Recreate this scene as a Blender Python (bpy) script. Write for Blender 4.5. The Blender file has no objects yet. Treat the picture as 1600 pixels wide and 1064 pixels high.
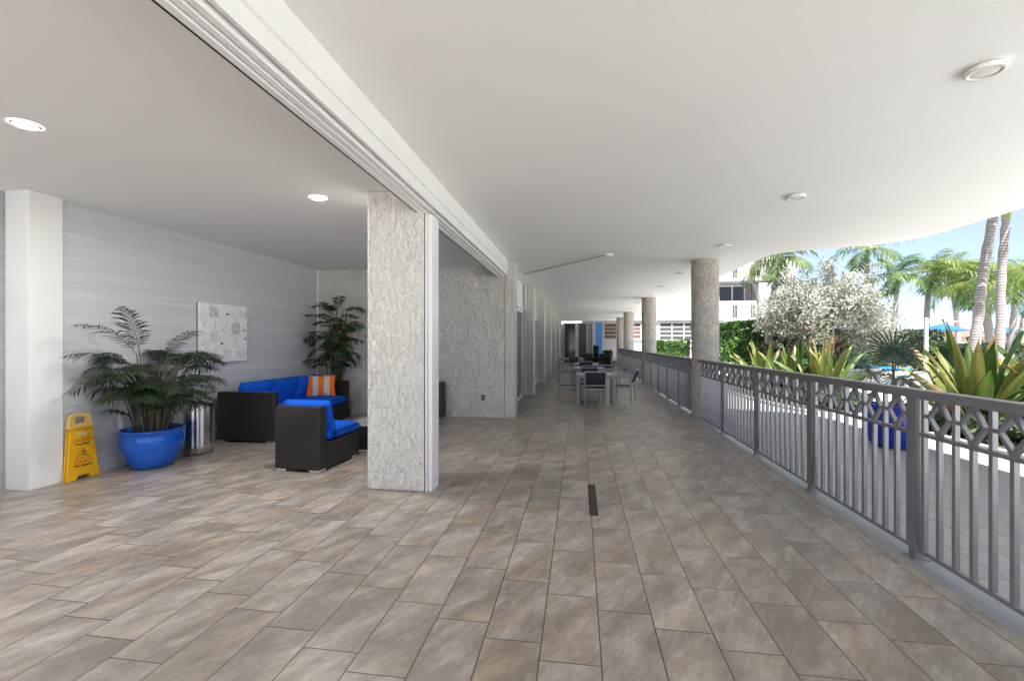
import bpy, math, random
from mathutils import Vector, Matrix, noise as mnoise
R = math.radians
PI = math.pi
random.seed(11)
sc = bpy.context.scene
col = sc.collection

# ---------------------------------------------------------------- camera, light, exposure
cam = bpy.data.objects.new('camera', bpy.data.cameras.new('camera'))
col.objects.link(cam)
cam.data.sensor_fit = 'HORIZONTAL'
cam.data.sensor_width = 36.0
cam.data.lens = 36.0 * 711 / 1600
cam.data.shift_y = 4 / 1600
cam.data.clip_start = 0.05
cam.data.clip_end = 3000
cam.location = (0, 0, 1.36)
cam.rotation_euler = (R(90), 0, math.atan(105 / 711))
sc.camera = cam

SUN_EL, SUN_AZ = 57.0, 168.0          # azimuth clockwise from +Y: the sun stands behind the camera
wd = bpy.data.worlds.new('World'); sc.world = wd; wd.use_nodes = True
wn = wd.node_tree; wn.nodes.clear()
wo = wn.nodes.new('ShaderNodeOutputWorld'); wb = wn.nodes.new('ShaderNodeBackground')
sky = wn.nodes.new('ShaderNodeTexSky'); sky.sky_type = 'NISHITA'; sky.sun_disc = False
sky.sun_elevation = R(SUN_EL); sky.sun_rotation = R(SUN_AZ)
sky.altitude = 1500; sky.air_density = 0.4; sky.dust_density = 0.0; sky.ozone_density = 1.0
wtc = wn.nodes.new('ShaderNodeTexCoord'); wmap = wn.nodes.new('ShaderNodeMapping'); wmap.inputs['Scale'].default_value = (2.0, 2.0, 6.0)
wnz = wn.nodes.new('ShaderNodeTexNoise'); wnz.inputs['Scale'].default_value = 1.3; wnz.inputs['Detail'].default_value = 6
wcr = wn.nodes.new('ShaderNodeValToRGB'); wcr.color_ramp.elements[0].position = 0.34; wcr.color_ramp.elements[1].position = 0.62
wcr.color_ramp.elements[1].color = (0.9, 0.9, 0.9, 1); wcr.color_ramp.elements[0].color = (0.5, 0.5, 0.5, 1)
wmx = wn.nodes.new('ShaderNodeMix'); wmx.data_type = 'RGBA'
wmx.inputs[7].default_value = (1.42, 1.56, 1.70, 1)
wn.links.new(wtc.outputs['Generated'], wmap.inputs[0]); wn.links.new(wmap.outputs[0], wnz.inputs['Vector'])
wn.links.new(wnz.outputs[0], wcr.inputs[0]); wn.links.new(wcr.outputs[0], wmx.inputs[0])
wn.links.new(sky.outputs[0], wmx.inputs[6]); wn.links.new(wmx.outputs[2], wb.inputs[0])
wb.inputs[1].default_value = 0.07
wn.links.new(wb.outputs[0], wo.inputs[0])

sl = bpy.data.lights.new('sun', 'SUN'); sl.energy = 2.6; sl.angle = R(0.5); sl.color = (1.0, 0.965, 0.92)
so = bpy.data.objects.new('sun', sl); col.objects.link(so)
sdir = Vector((math.sin(R(SUN_AZ)) * math.cos(R(SUN_EL)), math.cos(R(SUN_AZ)) * math.cos(R(SUN_EL)), math.sin(R(SUN_EL))))
so.rotation_euler = (-sdir).to_track_quat('-Z', 'Y').to_euler()
so.location = (0, -10, 20)

sc.view_settings.view_transform = 'Standard'
sc.view_settings.look = 'None'
sc.view_settings.exposure = 2.95
sc.view_settings.gamma = 1
sc.render.engine = 'CYCLES'
sc.cycles.use_denoising = True
sc.cycles.max_bounces = 10
sc.cycles.diffuse_bounces = 6
sc.cycles.glossy_bounces = 4
sc.cycles.transmission_bounces = 6
sc.cycles.caustics_reflective = True
sc.cycles.caustics_refractive = False
sc.cycles.sample_clamp_indirect = 6

# ---------------------------------------------------------------- helpers
class MB:
    def __init__(s): s.v = []; s.f = []; s.t = []; s.sm = []
    def add(s, vs, fs, tint=0.5, smooth=False):
        o = len(s.v); s.v += [tuple(p) for p in vs]
        for k_, f in enumerate(fs): s.f.append(tuple(o + i for i in f)); s.t.append(tint[k_] if isinstance(tint, list) else tint); s.sm.append(smooth)
    def box(s, x0, x1, y0, y1, z0, z1, tint=0.5):
        s.add([(x0,y0,z0),(x1,y0,z0),(x1,y1,z0),(x0,y1,z0),(x0,y0,z1),(x1,y0,z1),(x1,y1,z1),(x0,y1,z1)],
              [(0,3,2,1),(4,5,6,7),(0,1,5,4),(1,2,6,5),(2,3,7,6),(3,0,4,7)], tint)
    def bar(s, a, b, w, h, tint=0.5):
        a = Vector(a); b = Vector(b); d = (b - a).normalized()
        up = Vector((0,0,1)) if abs(d.z) < 0.95 else Vector((0,1,0))
        x = d.cross(up).normalized() * w / 2; y = x.cross(d).normalized() * h / 2
        vs = [a-x-y, a+x-y, a+x+y, a-x+y, b-x-y, b+x-y, b+x+y, b-x+y]
        s.add(vs, [(3,2,1,0),(4,5,6,7),(0,1,5,4),(1,2,6,5),(2,3,7,6),(3,0,4,7)], tint)
    def tube(s, pts, rad, n=8, tint=0.5, cap=True):
        pts = [Vector(p) for p in pts]; vs = []; fs = []
        prev = None
        for i, p in enumerate(pts):
            d = (pts[min(i+1, len(pts)-1)] - pts[max(i-1, 0)]).normalized()
            if prev is None:
                up = Vector((0,0,1)) if abs(d.z) < 0.9 else Vector((1,0,0))
                x = d.cross(up).normalized()
            else:
                x = (prev - d * prev.dot(d)).normalized()
            prev = x; y = d.cross(x)
            r = rad[i] if isinstance(rad, (list, tuple)) else rad
            for k in range(n):
                a = 2 * PI * k / n
                vs.append(p + x * (r * math.cos(a)) + y * (r * math.sin(a)))
        for i in range(len(pts) - 1):
            for k in range(n):
                a = i*n + k; b = i*n + (k+1) % n
                fs.append((a, b, b+n, a+n))
        s.add(vs, fs, tint, True)
        if cap:
            o = len(vs)
            s.add([vs[k] for k in range(n)], [tuple(reversed(range(n)))], tint)
            s.add([vs[o-n+k] for k in range(n)], [tuple(range(n))], tint)
    def lathe(s, prof, n=32, c=(0,0,0), tint=0.5, fn=None, smooth=True):
        vs = []; fs = []
        for (r, z) in prof:
            for k in range(n):
                a = 2*PI*k/n; rr = r if fn is None else fn(r, z, a)
                vs.append((c[0]+rr*math.cos(a), c[1]+rr*math.sin(a), c[2]+z))
        for i in range(len(prof)-1):
            for k in range(n):
                a = i*n+k; b = i*n+(k+1) % n
                fs.append((a, b, b+n, a+n))
        s.add(vs, fs, tint, smooth)
    def disc(s, c, r, n=24, up=True, tint=0.5):
        vs = [(c[0]+r*math.cos(2*PI*k/n), c[1]+r*math.sin(2*PI*k/n), c[2]) for k in range(n)]
        s.add(vs, [tuple(range(n)) if up else tuple(reversed(range(n)))], tint)
    def prism(s, poly, axis, a, b, tint=0.5):
        # poly: list of 2-D points, extruded along axis from a to b
        def P(u, v, w): return {'x': (w,u,v), 'y': (u,w,v), 'z': (u,v,w)}[axis]
        n = len(poly)
        vs = [P(u,v,a) for u,v in poly] + [P(u,v,b) for u,v in poly]
        fs = [tuple(reversed(range(n))), tuple(range(n, 2*n))] + [(i, (i+1)%n, n+(i+1)%n, n+i) for i in range(n)]
        s.add(vs, fs, tint)
    def xf(s, m):
        s.v = [tuple(m @ Vector(p)) for p in s.v]; return s
    def build(s, name, mat, parent=None, bevel=0, seg=2, smooth=None):
        me = bpy.data.meshes.new(name); me.from_pydata(s.v, [], s.f); me.update()
        at = me.attributes.new('tint', 'FLOAT', 'FACE'); at.data.foreach_set('value', s.t)
        me.polygons.foreach_set('use_smooth', [bool(x) if smooth is None else smooth for x in s.sm])
        me.materials.append(mat)
        if not any(s.sm) or bevel:
            import bmesh
            bm = bmesh.new(); bm.from_mesh(me); bmesh.ops.recalc_face_normals(bm, faces=bm.faces); bm.to_mesh(me); bm.free()
        o = bpy.data.objects.new(name, me); col.objects.link(o)
        if parent: o.parent = parent
        if bevel:
            m = o.modifiers.new('bevel', 'BEVEL'); m.width = bevel; m.segments = seg; m.limit_method = 'ANGLE'; m.angle_limit = R(40)
        return o

def tag(o, label=None, cat=None, group=None, kind=None):
    if label: o['label'] = label
    if cat: o['category'] = cat
    if group: o['group'] = group
    if kind: o['kind'] = kind
    return o
def thing(name, label, cat, loc=(0,0,0), rz=0, group=None):
    o = bpy.data.objects.new(name, None); o.empty_display_size = 0.1; col.objects.link(o)
    o.location = loc; o.rotation_euler = (0,0,rz)
    return tag(o, label, cat, group)
def dup(o, parent=None):
    c = o.copy(); col.objects.link(c)
    if parent: c.parent = parent
    for ch in list(o.children): dup(ch, c)
    return c
def place(root, name_label, loc, rz=0):
    r = dup(root); r.location = loc; r.rotation_euler = (0,0,rz); r['label'] = name_label
    return r
def share(name, me, parent, loc):
    o = bpy.data.objects.new(name, me); col.objects.link(o); o.parent = parent; o.location = loc
    return o

# ---------------------------------------------------------------- materials
def mat(name, color=(0.5,0.5,0.5), rough=0.6, metal=0.0, spec=0.5):
    m = bpy.data.materials.new(name); m.use_nodes = True
    b = m.node_tree.nodes['Principled BSDF']
    b.inputs['Base Color'].default_value = (*color, 1); b.inputs['Roughness'].default_value = rough
    b.inputs['Metallic'].default_value = metal; b.inputs['Specular IOR Level'].default_value = spec
    return m
def N(m, t, **kw):
    n = m.node_tree.nodes.new(t)
    for k, v in kw.items(): setattr(n, k, v)
    return n
def L(m, a, b): m.node_tree.links.new(a, b)
def bsdf(m): return m.node_tree.nodes['Principled BSDF']
def ramp(m, stops, src=None):
    r = N(m, 'ShaderNodeValToRGB'); e = r.color_ramp.elements
    while len(e) < len(stops): e.new(0.5)
    for i, (p, c) in enumerate(stops):
        e[i].position = p; e[i].color = (*c, 1) if len(c) == 3 else c
    if src is not None: L(m, src, r.inputs[0])
    return r
def mth(m, op, a, b=None, clamp=False):
    n = N(m, 'ShaderNodeMath', operation=op, use_clamp=clamp)
    for i, x in enumerate((a, b)):
        if x is None: continue
        if isinstance(x, (int, float)): n.inputs[i].default_value = x
        else: L(m, x, n.inputs[i])
    return n.outputs[0]
def coords(m, scale=(1,1,1), rot=(0,0,0), kind='Object'):
    t = N(m, 'ShaderNodeTexCoord'); mp = N(m, 'ShaderNodeMapping')
    mp.inputs['Scale'].default_value = scale; mp.inputs['Rotation'].default_value = rot
    L(m, t.outputs[kind], mp.inputs[0]); return mp.outputs[0]
def nz(m, vec, scale, detail=3, rough=0.5, dist=0.0):
    n = N(m, 'ShaderNodeTexNoise'); n.inputs['Scale'].default_value = scale; n.inputs['Detail'].default_value = detail
    n.inputs['Roughness'].default_value = rough; n.inputs['Distortion'].default_value = dist
    if vec is not None: L(m, vec, n.inputs['Vector'])
    return n.outputs[0]
def bump(m, h, strength=0.5, dist=0.01):
    b = N(m, 'ShaderNodeBump'); b.inputs['Strength'].default_value = strength; b.inputs['Distance'].default_value = dist
    L(m, h, b.inputs['Height']); L(m, b.outputs[0], bsdf(m).inputs['Normal'])
def mottled(name, c0, c1, scale=4, rough=0.7, bscale=60, bstr=0.2, bdist=0.003, spec=0.4, detail=4):
    m = mat(name, c0, rough, 0, spec); v = coords(m)
    r = ramp(m, [(0.3, c0), (0.7, c1)], nz(m, v, scale, detail)); L(m, r.outputs[0], bsdf(m).inputs['Base Color'])
    if bstr: bump(m, nz(m, v, bscale, 3), bstr, bdist)
    return m

TW, TL, X0, Y0, ST = 0.2635, 0.523, -0.17, 1.95, 0.113
def tile_mat(name, stops, grout, gw=0.0024, rough=(0.31, 0.40), vein=1.0):
    m = mat(name, (0.3,0.3,0.3), 0.4); nt = m.node_tree
    tc = N(m, 'ShaderNodeTexCoord'); sp = N(m, 'ShaderNodeSeparateXYZ'); L(m, tc.outputs['Object'], sp.inputs[0])
    u = mth(m, 'DIVIDE', mth(m, 'SUBTRACT', sp.outputs[0], X0), TW)
    c = mth(m, 'FLOOR', u); fu = mth(m, 'SUBTRACT', u, c)
    yy = mth(m, 'ADD', mth(m, 'SUBTRACT', sp.outputs[1], Y0), mth(m, 'MULTIPLY', c, ST))
    w = mth(m, 'DIVIDE', yy, TL); rr = mth(m, 'FLOOR', w); fw = mth(m, 'SUBTRACT', w, rr)
    du = mth(m, 'MULTIPLY', mth(m, 'MINIMUM', fu, mth(m, 'SUBTRACT', 1.0, fu)), TW)
    dw = mth(m, 'MULTIPLY', mth(m, 'MINIMUM', fw, mth(m, 'SUBTRACT', 1.0, fw)), TL)
    edge = mth(m, 'MINIMUM', du, dw)
    g = N(m, 'ShaderNodeMapRange'); g.inputs[1].default_value = gw * 0.8; g.inputs[2].default_value = gw * 1.5; L(m, edge, g.inputs[0])
    cell = N(m, 'ShaderNodeCombineXYZ'); L(m, c, cell.inputs[0]); L(m, rr, cell.inputs[1])
    wn_ = N(m, 'ShaderNodeTexWhiteNoise', noise_dimensions='3D'); L(m, cell.outputs[0], wn_.inputs['Vector'])
    off = N(m, 'ShaderNodeVectorMath', operation='SCALE'); off.inputs['Scale'].default_value = 37.0; L(m, wn_.outputs['Color'], off.inputs[0])
    mp = N(m, 'ShaderNodeMapping'); mp.inputs['Rotation'].default_value = (0, 0, R(32)); L(m, tc.outputs['Object'], mp.inputs[0])
    mp2 = N(m, 'ShaderNodeMapping'); mp2.inputs['Scale'].default_value = (7.5, 2.6, 1); L(m, mp.outputs[0], mp2.inputs[0])
    ad = N(m, 'ShaderNodeVectorMath', operation='ADD'); L(m, mp2.outputs[0], ad.inputs[0]); L(m, off.outputs[0], ad.inputs[1])
    n1 = nz(m, ad.outputs[0], 1.0, 8, 0.62, 0.15)
    n2 = nz(m, ad.outputs[0], 0.55, 3, 0.5, 0.4)
    n3 = nz(m, ad.outputs[0], 6.0, 6, 0.72, 0.1)
    a = mth(m, 'ADD', mth(m, 'MULTIPLY', n1, 0.66 * vein), mth(m, 'MULTIPLY', n3, 0.34))
    a = mth(m, 'ADD', a, mth(m, 'MULTIPLY', mth(m, 'SUBTRACT', wn_.outputs['Value'], 0.5), 0.07)); a = mth(m, 'MAXIMUM', a, 0.40)
    r1 = ramp(m, stops[0], a); r2 = ramp(m, stops[1], a)
    mx = N(m, 'ShaderNodeMix', data_type='RGBA'); L(m, r1.outputs[0], mx.inputs[6]); L(m, r2.outputs[0], mx.inputs[7])
    t = ramp(m, [(0.48, (0,0,0)), (0.72, (1,1,1))], n2); L(m, t.outputs[0], mx.inputs[0])
    gx = N(m, 'ShaderNodeMix', data_type='RGBA'); gx.inputs[6].default_value = (*grout, 1); L(m, mx.outputs[2], gx.inputs[7]); L(m, g.outputs[0], gx.inputs[0])
    L(m, gx.outputs[2], bsdf(m).inputs['Base Color'])
    rg = N(m, 'ShaderNodeMapRange'); rg.inputs[3].default_value = rough[0]; rg.inputs[4].default_value = rough[1]; L(m, n1, rg.inputs[0])
    L(m, rg.outputs[0], bsdf(m).inputs['Roughness'])
    h = mth(m, 'ADD', mth(m, 'MULTIPLY', g.outputs[0], 1.0), mth(m, 'ADD', mth(m, 'MULTIPLY', n3, 0.3), mth(m, 'MULTIPLY', wn_.outputs['Value'], 0.25)))
    bump(m, h, 0.35, 0.002)
    return m

M = {}
M['tile'] = tile_mat('marbled porcelain tile',
    ([(0.33,(0.15,0.128,0.11)),(0.44,(0.235,0.207,0.184)),(0.54,(0.325,0.293,0.264)),(0.66,(0.45,0.425,0.40))],
     [(0.33,(0.17,0.132,0.102)),(0.44,(0.255,0.202,0.158)),(0.54,(0.355,0.28,0.212)),(0.66,(0.46,0.385,0.31))]), (0.05,0.041,0.034))
M['deck'] = tile_mat('skylit deck tile',  # sky light on the tile put into these paler greys
    ([(0.30,(0.31,0.31,0.31)),(0.5,(0.36,0.36,0.36)),(0.6,(0.41,0.41,0.41)),(0.75,(0.46,0.46,0.46))],
     [(0.30,(0.32,0.315,0.305)),(0.5,(0.37,0.365,0.355)),(0.6,(0.41,0.405,0.395)),(0.75,(0.46,0.455,0.45))]), (0.12,0.12,0.12), 0.003, (0.4,0.6), 1.0)
M['ceil'] = mottled('painted plaster ceiling', (0.83,0.83,0.825), (0.87,0.87,0.865), 0.8, 0.85, 30, 0.22, 0.008, 0.2)
M['lceil'] = mottled('lounge ceiling paint', (0.82,0.815,0.81), (0.85,0.845,0.84), 0.6, 0.8, 160, 0.08, 0.002, 0.2)
M['white'] = mottled('white paint', (0.74,0.74,0.74), (0.78,0.78,0.775), 3, 0.5, 90, 0.06, 0.002, 0.4)
M['alu'] = mottled('white aluminium', (0.80,0.805,0.81), (0.84,0.84,0.845), 2, 0.32, 50, 0.0, 0, 0.5)
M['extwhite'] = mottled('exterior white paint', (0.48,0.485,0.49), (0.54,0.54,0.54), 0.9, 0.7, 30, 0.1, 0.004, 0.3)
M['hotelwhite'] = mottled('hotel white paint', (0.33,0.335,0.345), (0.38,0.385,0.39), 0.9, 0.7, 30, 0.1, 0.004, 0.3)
M['extgrey'] = mottled('exterior grey and wall shade', (0.22,0.225,0.24), (0.26,0.265,0.28), 0.7, 0.7, 30, 0.1, 0.004, 0.3)  # real grey parts, plus shade put into the upper wing wall
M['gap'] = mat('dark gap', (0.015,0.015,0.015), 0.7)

def stucco(name, c0, c1, scale, strength, dist, kx=(1,1,1), speck_shade=0.0):
    m = mat(name, c0, 0.8, 0, 0.25); v = coords(m, kx)
    n1 = nz(m, v, scale, 3, 0.55, 0.7)
    n0 = nz(m, v, scale * 1.6, 2, 0.5, 1.0)
    rr = ramp(m, [(0.42, (0,0,0)), (0.50, (0.85,0.85,0.85)), (0.60, (1,1,1))], n1)
    rid = ramp(m, [(0.0, (1,1,1)), (0.05, (0.5,0.5,0.5)), (0.13, (0,0,0))], mth(m, 'ABSOLUTE', mth(m, 'SUBTRACT', n0, 0.5)))
    n2 = nz(m, v, scale * 5, 4, 0.6)
    h = mth(m, 'ADD', mth(m, 'MULTIPLY', rr.outputs[0], 0.7), mth(m, 'ADD', mth(m, 'MULTIPLY', n2, 0.12), mth(m, 'MULTIPLY', rid.outputs[0], 0.35)))
    bump(m, h, strength, dist)
    cr = ramp(m, [(0.35, c0), (0.62, c1)], nz(m, v, 3.1, 4))
    if speck_shade:  # darker specks: chips, and recess shade put into the base colour
        pn = nz(m, v, scale * 1.7, 4, 0.65, 0.8)
        pm = ramp(m, [(0.40, (speck_shade,speck_shade,speck_shade)), (0.52, (1,1,1))], pn)
        mul = N(m, 'ShaderNodeMix', data_type='RGBA', blend_type='MULTIPLY'); mul.inputs[0].default_value = 1
        L(m, cr.outputs[0], mul.inputs[6]); L(m, pm.outputs[0], mul.inputs[7]); L(m, mul.outputs[2], bsdf(m).inputs['Base Color'])
    else: L(m, cr.outputs[0], bsdf(m).inputs['Base Color'])
    return m
M['stucco'] = stucco('knockdown stucco', (0.77,0.755,0.72), (0.82,0.805,0.775), 21, 1.0, 0.017, (1,1,0.5))
M['stuccowall'] = stucco('knockdown wall stucco', (0.72,0.70,0.66), (0.77,0.75,0.715), 17, 1.0, 0.034, (1,1,0.55))
M['stucco2'] = stucco('stucco with speck shade', (0.68,0.65,0.60), (0.74,0.715,0.665), 19, 1.0, 0.02, (1,1,0.55), 0.9)
M['shell'] = stucco('coarse column stucco', (0.56,0.515,0.455), (0.66,0.62,0.565), 15, 1.0, 0.022, (1,1,1), 0.66)

def wallpaper():
    m = mat('striped grasscloth wallpaper', (0.4,0.42,0.44), 0.6, 0, 0.4)
    v = coords(m, (1, 0.5, 75)); a = nz(m, v, 1.0, 5, 0.65, 0.1)
    v2 = coords(m, (1, 0.22, 9)); b = nz(m, v2, 1.0, 4, 0.6, 0.2)
    t = mth(m, 'ADD', mth(m, 'MULTIPLY', a, 0.55), mth(m, 'MULTIPLY', b, 0.45))
    r = ramp(m, [(0.34, (0.46,0.475,0.50)), (0.5, (0.53,0.545,0.57)), (0.64, (0.62,0.635,0.655))], t)
    L(m, r.outputs[0], bsdf(m).inputs['Base Color']); bump(m, a, 0.35, 0.004); return m
M['paper'] = wallpaper()

def wicker():
    m = mat('dark brown resin wicker', (0.02,0.016,0.015), 0.42, 0, 0.5)
    v = coords(m); ck = N(m, 'ShaderNodeTexChecker'); ck.inputs['Scale'].default_value = 90; L(m, v, ck.inputs[0])
    r = ramp(m, [(0, (0.007,0.006,0.006)), (1, (0.019,0.016,0.015))], ck.outputs['Fac'])
    L(m, r.outputs[0], bsdf(m).inputs['Base Color']); bump(m, ck.outputs['Fac'], 0.6, 0.004); return m
M['wicker'] = wicker()
def fabric(name, c, sc_=220):
    m = mat(name, c, 0.85, 0, 0.2); v = coords(m)
    d = tuple(x * 0.82 for x in c)
    r = ramp(m, [(0.3, d), (0.7, c)], nz(m, v, 30, 5, 0.7)); L(m, r.outputs[0], bsdf(m).inputs['Base Color'])
    bump(m, mth(m, 'ADD', mth(m, 'MULTIPLY', nz(m, v, sc_, 2), 0.3), mth(m, 'MULTIPLY', nz(m, v, 7, 3, 0.5, 1.0), 2.0)), 0.6, 0.012); return m
M['blue'] = fabric('royal blue canvas', (0.003, 0.10, 0.62))
M['piping'] = fabric('dark blue piping', (0.002, 0.055, 0.36)); M['orange'] = fabric('orange canvas', (0.78, 0.17, 0.03)); M['cream'] = fabric('pale stripe canvas', (0.55, 0.53, 0.50))
M['mesh'] = fabric('slate sling mesh', (0.045, 0.055, 0.075), 400)
M['potblue'] = mottled('glazed cobalt ceramic', (0.003,0.085,0.50), (0.005,0.12,0.64), 3, 0.14, 8, 0.12, 0.01, 0.6)
M['potdeep'] = mottled('deep blue ceramic', (0.004,0.02,0.30), (0.006,0.03,0.42), 3, 0.16, 8, 0.1, 0.01, 0.6)
M['soil'] = mottled('potting soil', (0.03,0.02,0.014), (0.09,0.06,0.04), 30, 0.95, 60, 1.0, 0.02)
M['steel'] = mat('polished steel', (0.60,0.60,0.61), 0.26, 1.0)
M['chrome'] = mat('brushed feet', (0.7,0.7,0.72), 0.3, 1.0)
M['frame'] = mottled('powder coated aluminium', (0.29,0.305,0.33), (0.345,0.36,0.385), 5, 0.35, 100, 0.05, 0.001, 0.5)
M['rail'] = mottled('grey railing paint', (0.26,0.265,0.285), (0.32,0.325,0.345), 6, 0.36, 160, 0.1, 0.001, 0.5); bsdf(M['rail']).inputs['Metallic'].default_value = 0.6
M['yellow'] = mottled('yellow plastic', (0.80,0.42,0.004), (0.86,0.47,0.008), 5, 0.38, 90, 0.08, 0.001, 0.5)
M['black'] = mat('black print', (0.02,0.015,0.012), 0.6); M['red'] = mat('red print', (0.62,0.07,0.01), 0.6)
M['plastic'] = mottled('white plastic', (0.70,0.69,0.67), (0.75,0.74,0.72), 5, 0.4, 80, 0.0, 0)
M['curb'] = mottled('grey painted curb', (0.24,0.26,0.28), (0.30,0.315,0.33), 2.5, 0.38, 60, 0.2, 0.003, 0.5)
M['glass'] = mat('dark glass', (0.012,0.016,0.022), 0.04, 0, 0.8)
M['doorglass'] = mat('dark door glass', (0.02,0.02,0.02), 0.08, 0, 0.6)
M['concrete'] = mottled('concrete', (0.36,0.35,0.33), (0.44,0.43,0.41), 5, 0.8, 80, 0.3, 0.004)
M['paving'] = mottled('pale pavers', (0.66,0.65,0.63), (0.76,0.75,0.73), 1.2, 0.8, 40, 0.3, 0.004)
M['sand'] = mottled('sandy ground', (0.30,0.26,0.20), (0.42,0.37,0.29), 0.6, 0.9, 8, 0.5, 0.03)
M['mulch'] = mottled('dark mulch', (0.02,0.016,0.012), (0.07,0.05,0.035), 9, 0.95, 25, 1.0, 0.03)
M['water'] = mottled('sea water', (0.06,0.16,0.20), (0.08,0.20,0.24), 0.05, 0.15, 0.5, 0.5, 0.2, 0.5)
M['orangeblind'] = mottled('tan blind', (0.10,0.055,0.038), (0.15,0.085,0.06), 4, 0.6, 20, 0)
M['greyblind'] = mottled('grey louvre glass', (0.05,0.057,0.057), (0.08,0.085,0.085), 2, 0.25, 20, 0)
M['bluewall'] = mottled('sky blue paint', (0.07,0.24,0.60), (0.09,0.28,0.66), 1, 0.6, 30, 0.1, 0.004)
M['tan'] = mottled('tan panel', (0.30,0.25,0.20), (0.35,0.30,0.25), 1, 0.7, 30, 0.1, 0.004)
M['terracotta'] = mottled('red roof', (0.30,0.10,0.07), (0.38,0.14,0.10), 0.5, 0.8, 3, 0.2, 0.05)
M['lounger'] = fabric('turquoise sling', (0.01, 0.25, 0.55)); M['umb'] = fabric('blue umbrella cloth', (0.03,0.12,0.30))

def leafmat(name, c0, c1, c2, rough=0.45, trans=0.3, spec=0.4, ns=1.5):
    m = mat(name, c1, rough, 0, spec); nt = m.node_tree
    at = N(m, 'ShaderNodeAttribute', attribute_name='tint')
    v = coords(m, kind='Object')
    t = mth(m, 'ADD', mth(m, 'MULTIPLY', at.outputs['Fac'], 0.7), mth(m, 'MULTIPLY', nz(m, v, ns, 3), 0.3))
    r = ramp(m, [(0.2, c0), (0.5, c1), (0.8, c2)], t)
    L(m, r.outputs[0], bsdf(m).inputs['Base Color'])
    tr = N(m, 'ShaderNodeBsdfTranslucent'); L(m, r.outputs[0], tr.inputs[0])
    mx = N(m, 'ShaderNodeMixShader'); mx.inputs[0].default_value = trans
    L(m, bsdf(m).outputs[0], mx.inputs[1]); L(m, tr.outputs[0], mx.inputs[2])
    L(m, mx.outputs[0], nt.nodes['Material Output'].inputs[0]); return m
M['parlor'] = leafmat('indoor palm leaf', (0.006,0.018,0.006), (0.014,0.036,0.012), (0.04,0.08,0.024), 0.5, 0.15)
M['bamboo'] = leafmat('broad indoor palm leaf', (0.010,0.032,0.012), (0.02,0.062,0.02), (0.055,0.135,0.03), 0.45, 0.15)
M['coco'] = leafmat('palm frond', (0.035,0.08,0.02), (0.075,0.135,0.03), (0.19,0.22,0.045), 0.4, 0.35)
M['fan'] = leafmat('fan palm leaf', (0.03,0.055,0.04), (0.06,0.10,0.075), (0.12,0.17,0.13), 0.4, 0.25)
M['crinum'] = leafmat('broad strap leaf', (0.022,0.058,0.010), (0.065,0.115,0.018), (0.20,0.215,0.055), 0.38, 0.35, 0.5, 3.0)
cr_ = [n for n in M['crinum'].node_tree.nodes if n.type == 'VALTORGB'][0]; e_ = cr_.color_ramp.elements.new(0.95); e_.color = (0.19, 0.14, 0.055, 1)
M['hedge'] = leafmat('glossy hedge leaf', (0.02,0.055,0.012), (0.05,0.12,0.022), (0.13,0.22,0.04), 0.3, 0.3, 0.5)
M['lowhedge'] = leafmat('bright hedge leaf', (0.02,0.06,0.012), (0.04,0.13,0.02), (0.08,0.20,0.03), 0.4, 0.3)
M['silver'] = leafmat('silver leaf', (0.11,0.115,0.08), (0.23,0.24,0.185), (0.42,0.43,0.38), 0.6, 0.2, 0.3)
M['darkbush'] = leafmat('dark bush leaf', (0.02,0.04,0.02), (0.035,0.065,0.03), (0.08,0.11,0.05), 0.5, 0.2)
M['yellowleaf'] = leafmat('yellow croton leaf', (0.25,0.12,0.02), (0.40,0.28,0.03), (0.20,0.22,0.03), 0.4, 0.3)
M['bark'] = mottled('brown bark', (0.14,0.09,0.06), (0.25,0.17,0.115), 6, 0.9, 30, 0.8, 0.02)
M['cane'] = mottled('palm cane', (0.05,0.06,0.03), (0.14,0.12,0.08), 12, 0.6, 60, 0.3, 0.004)
M['shaft'] = mottled('green crownshaft', (0.14,0.20,0.05), (0.22,0.27,0.09), 3, 0.4, 20, 0.1, 0.004)
def palmbark():
    m = mat('ringed palm bark', (0.3,0.28,0.26), 0.85, 0, 0.2); v = coords(m, (1,1,5.5))
    n = nz(m, v, 1.6, 4, 0.6, 0.3)
    w = N(m, 'ShaderNodeTexWave', wave_type='BANDS', bands_direction='Z'); w.inputs['Scale'].default_value = 1.05; w.inputs['Distortion'].default_value = 2.2
    w.inputs['Detail'].default_value = 3; L(m, coords(m, (1,1,4)), w.inputs[0])
    t = mth(m, 'ADD', mth(m, 'MULTIPLY', w.outputs['Fac'], 0.4), mth(m, 'MULTIPLY', n, 0.6))
    r = ramp(m, [(0.2, (0.10,0.088,0.082)), (0.42, (0.19,0.172,0.163)), (0.75, (0.28,0.262,0.25))], t)
    L(m, r.outputs[0], bsdf(m).inputs['Base Color']); bump(m, t, 0.7, 0.02); return m
M['palmbark'] = palmbark()
lens = mat('lit lens', (0.9,0.9,0.88), 0.5); bsdf(lens).inputs['Emission Color'].default_value = (1,0.97,0.92,1); bsdf(lens).inputs['Emission Strength'].default_value = 210; M['lens'] = lens

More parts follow.
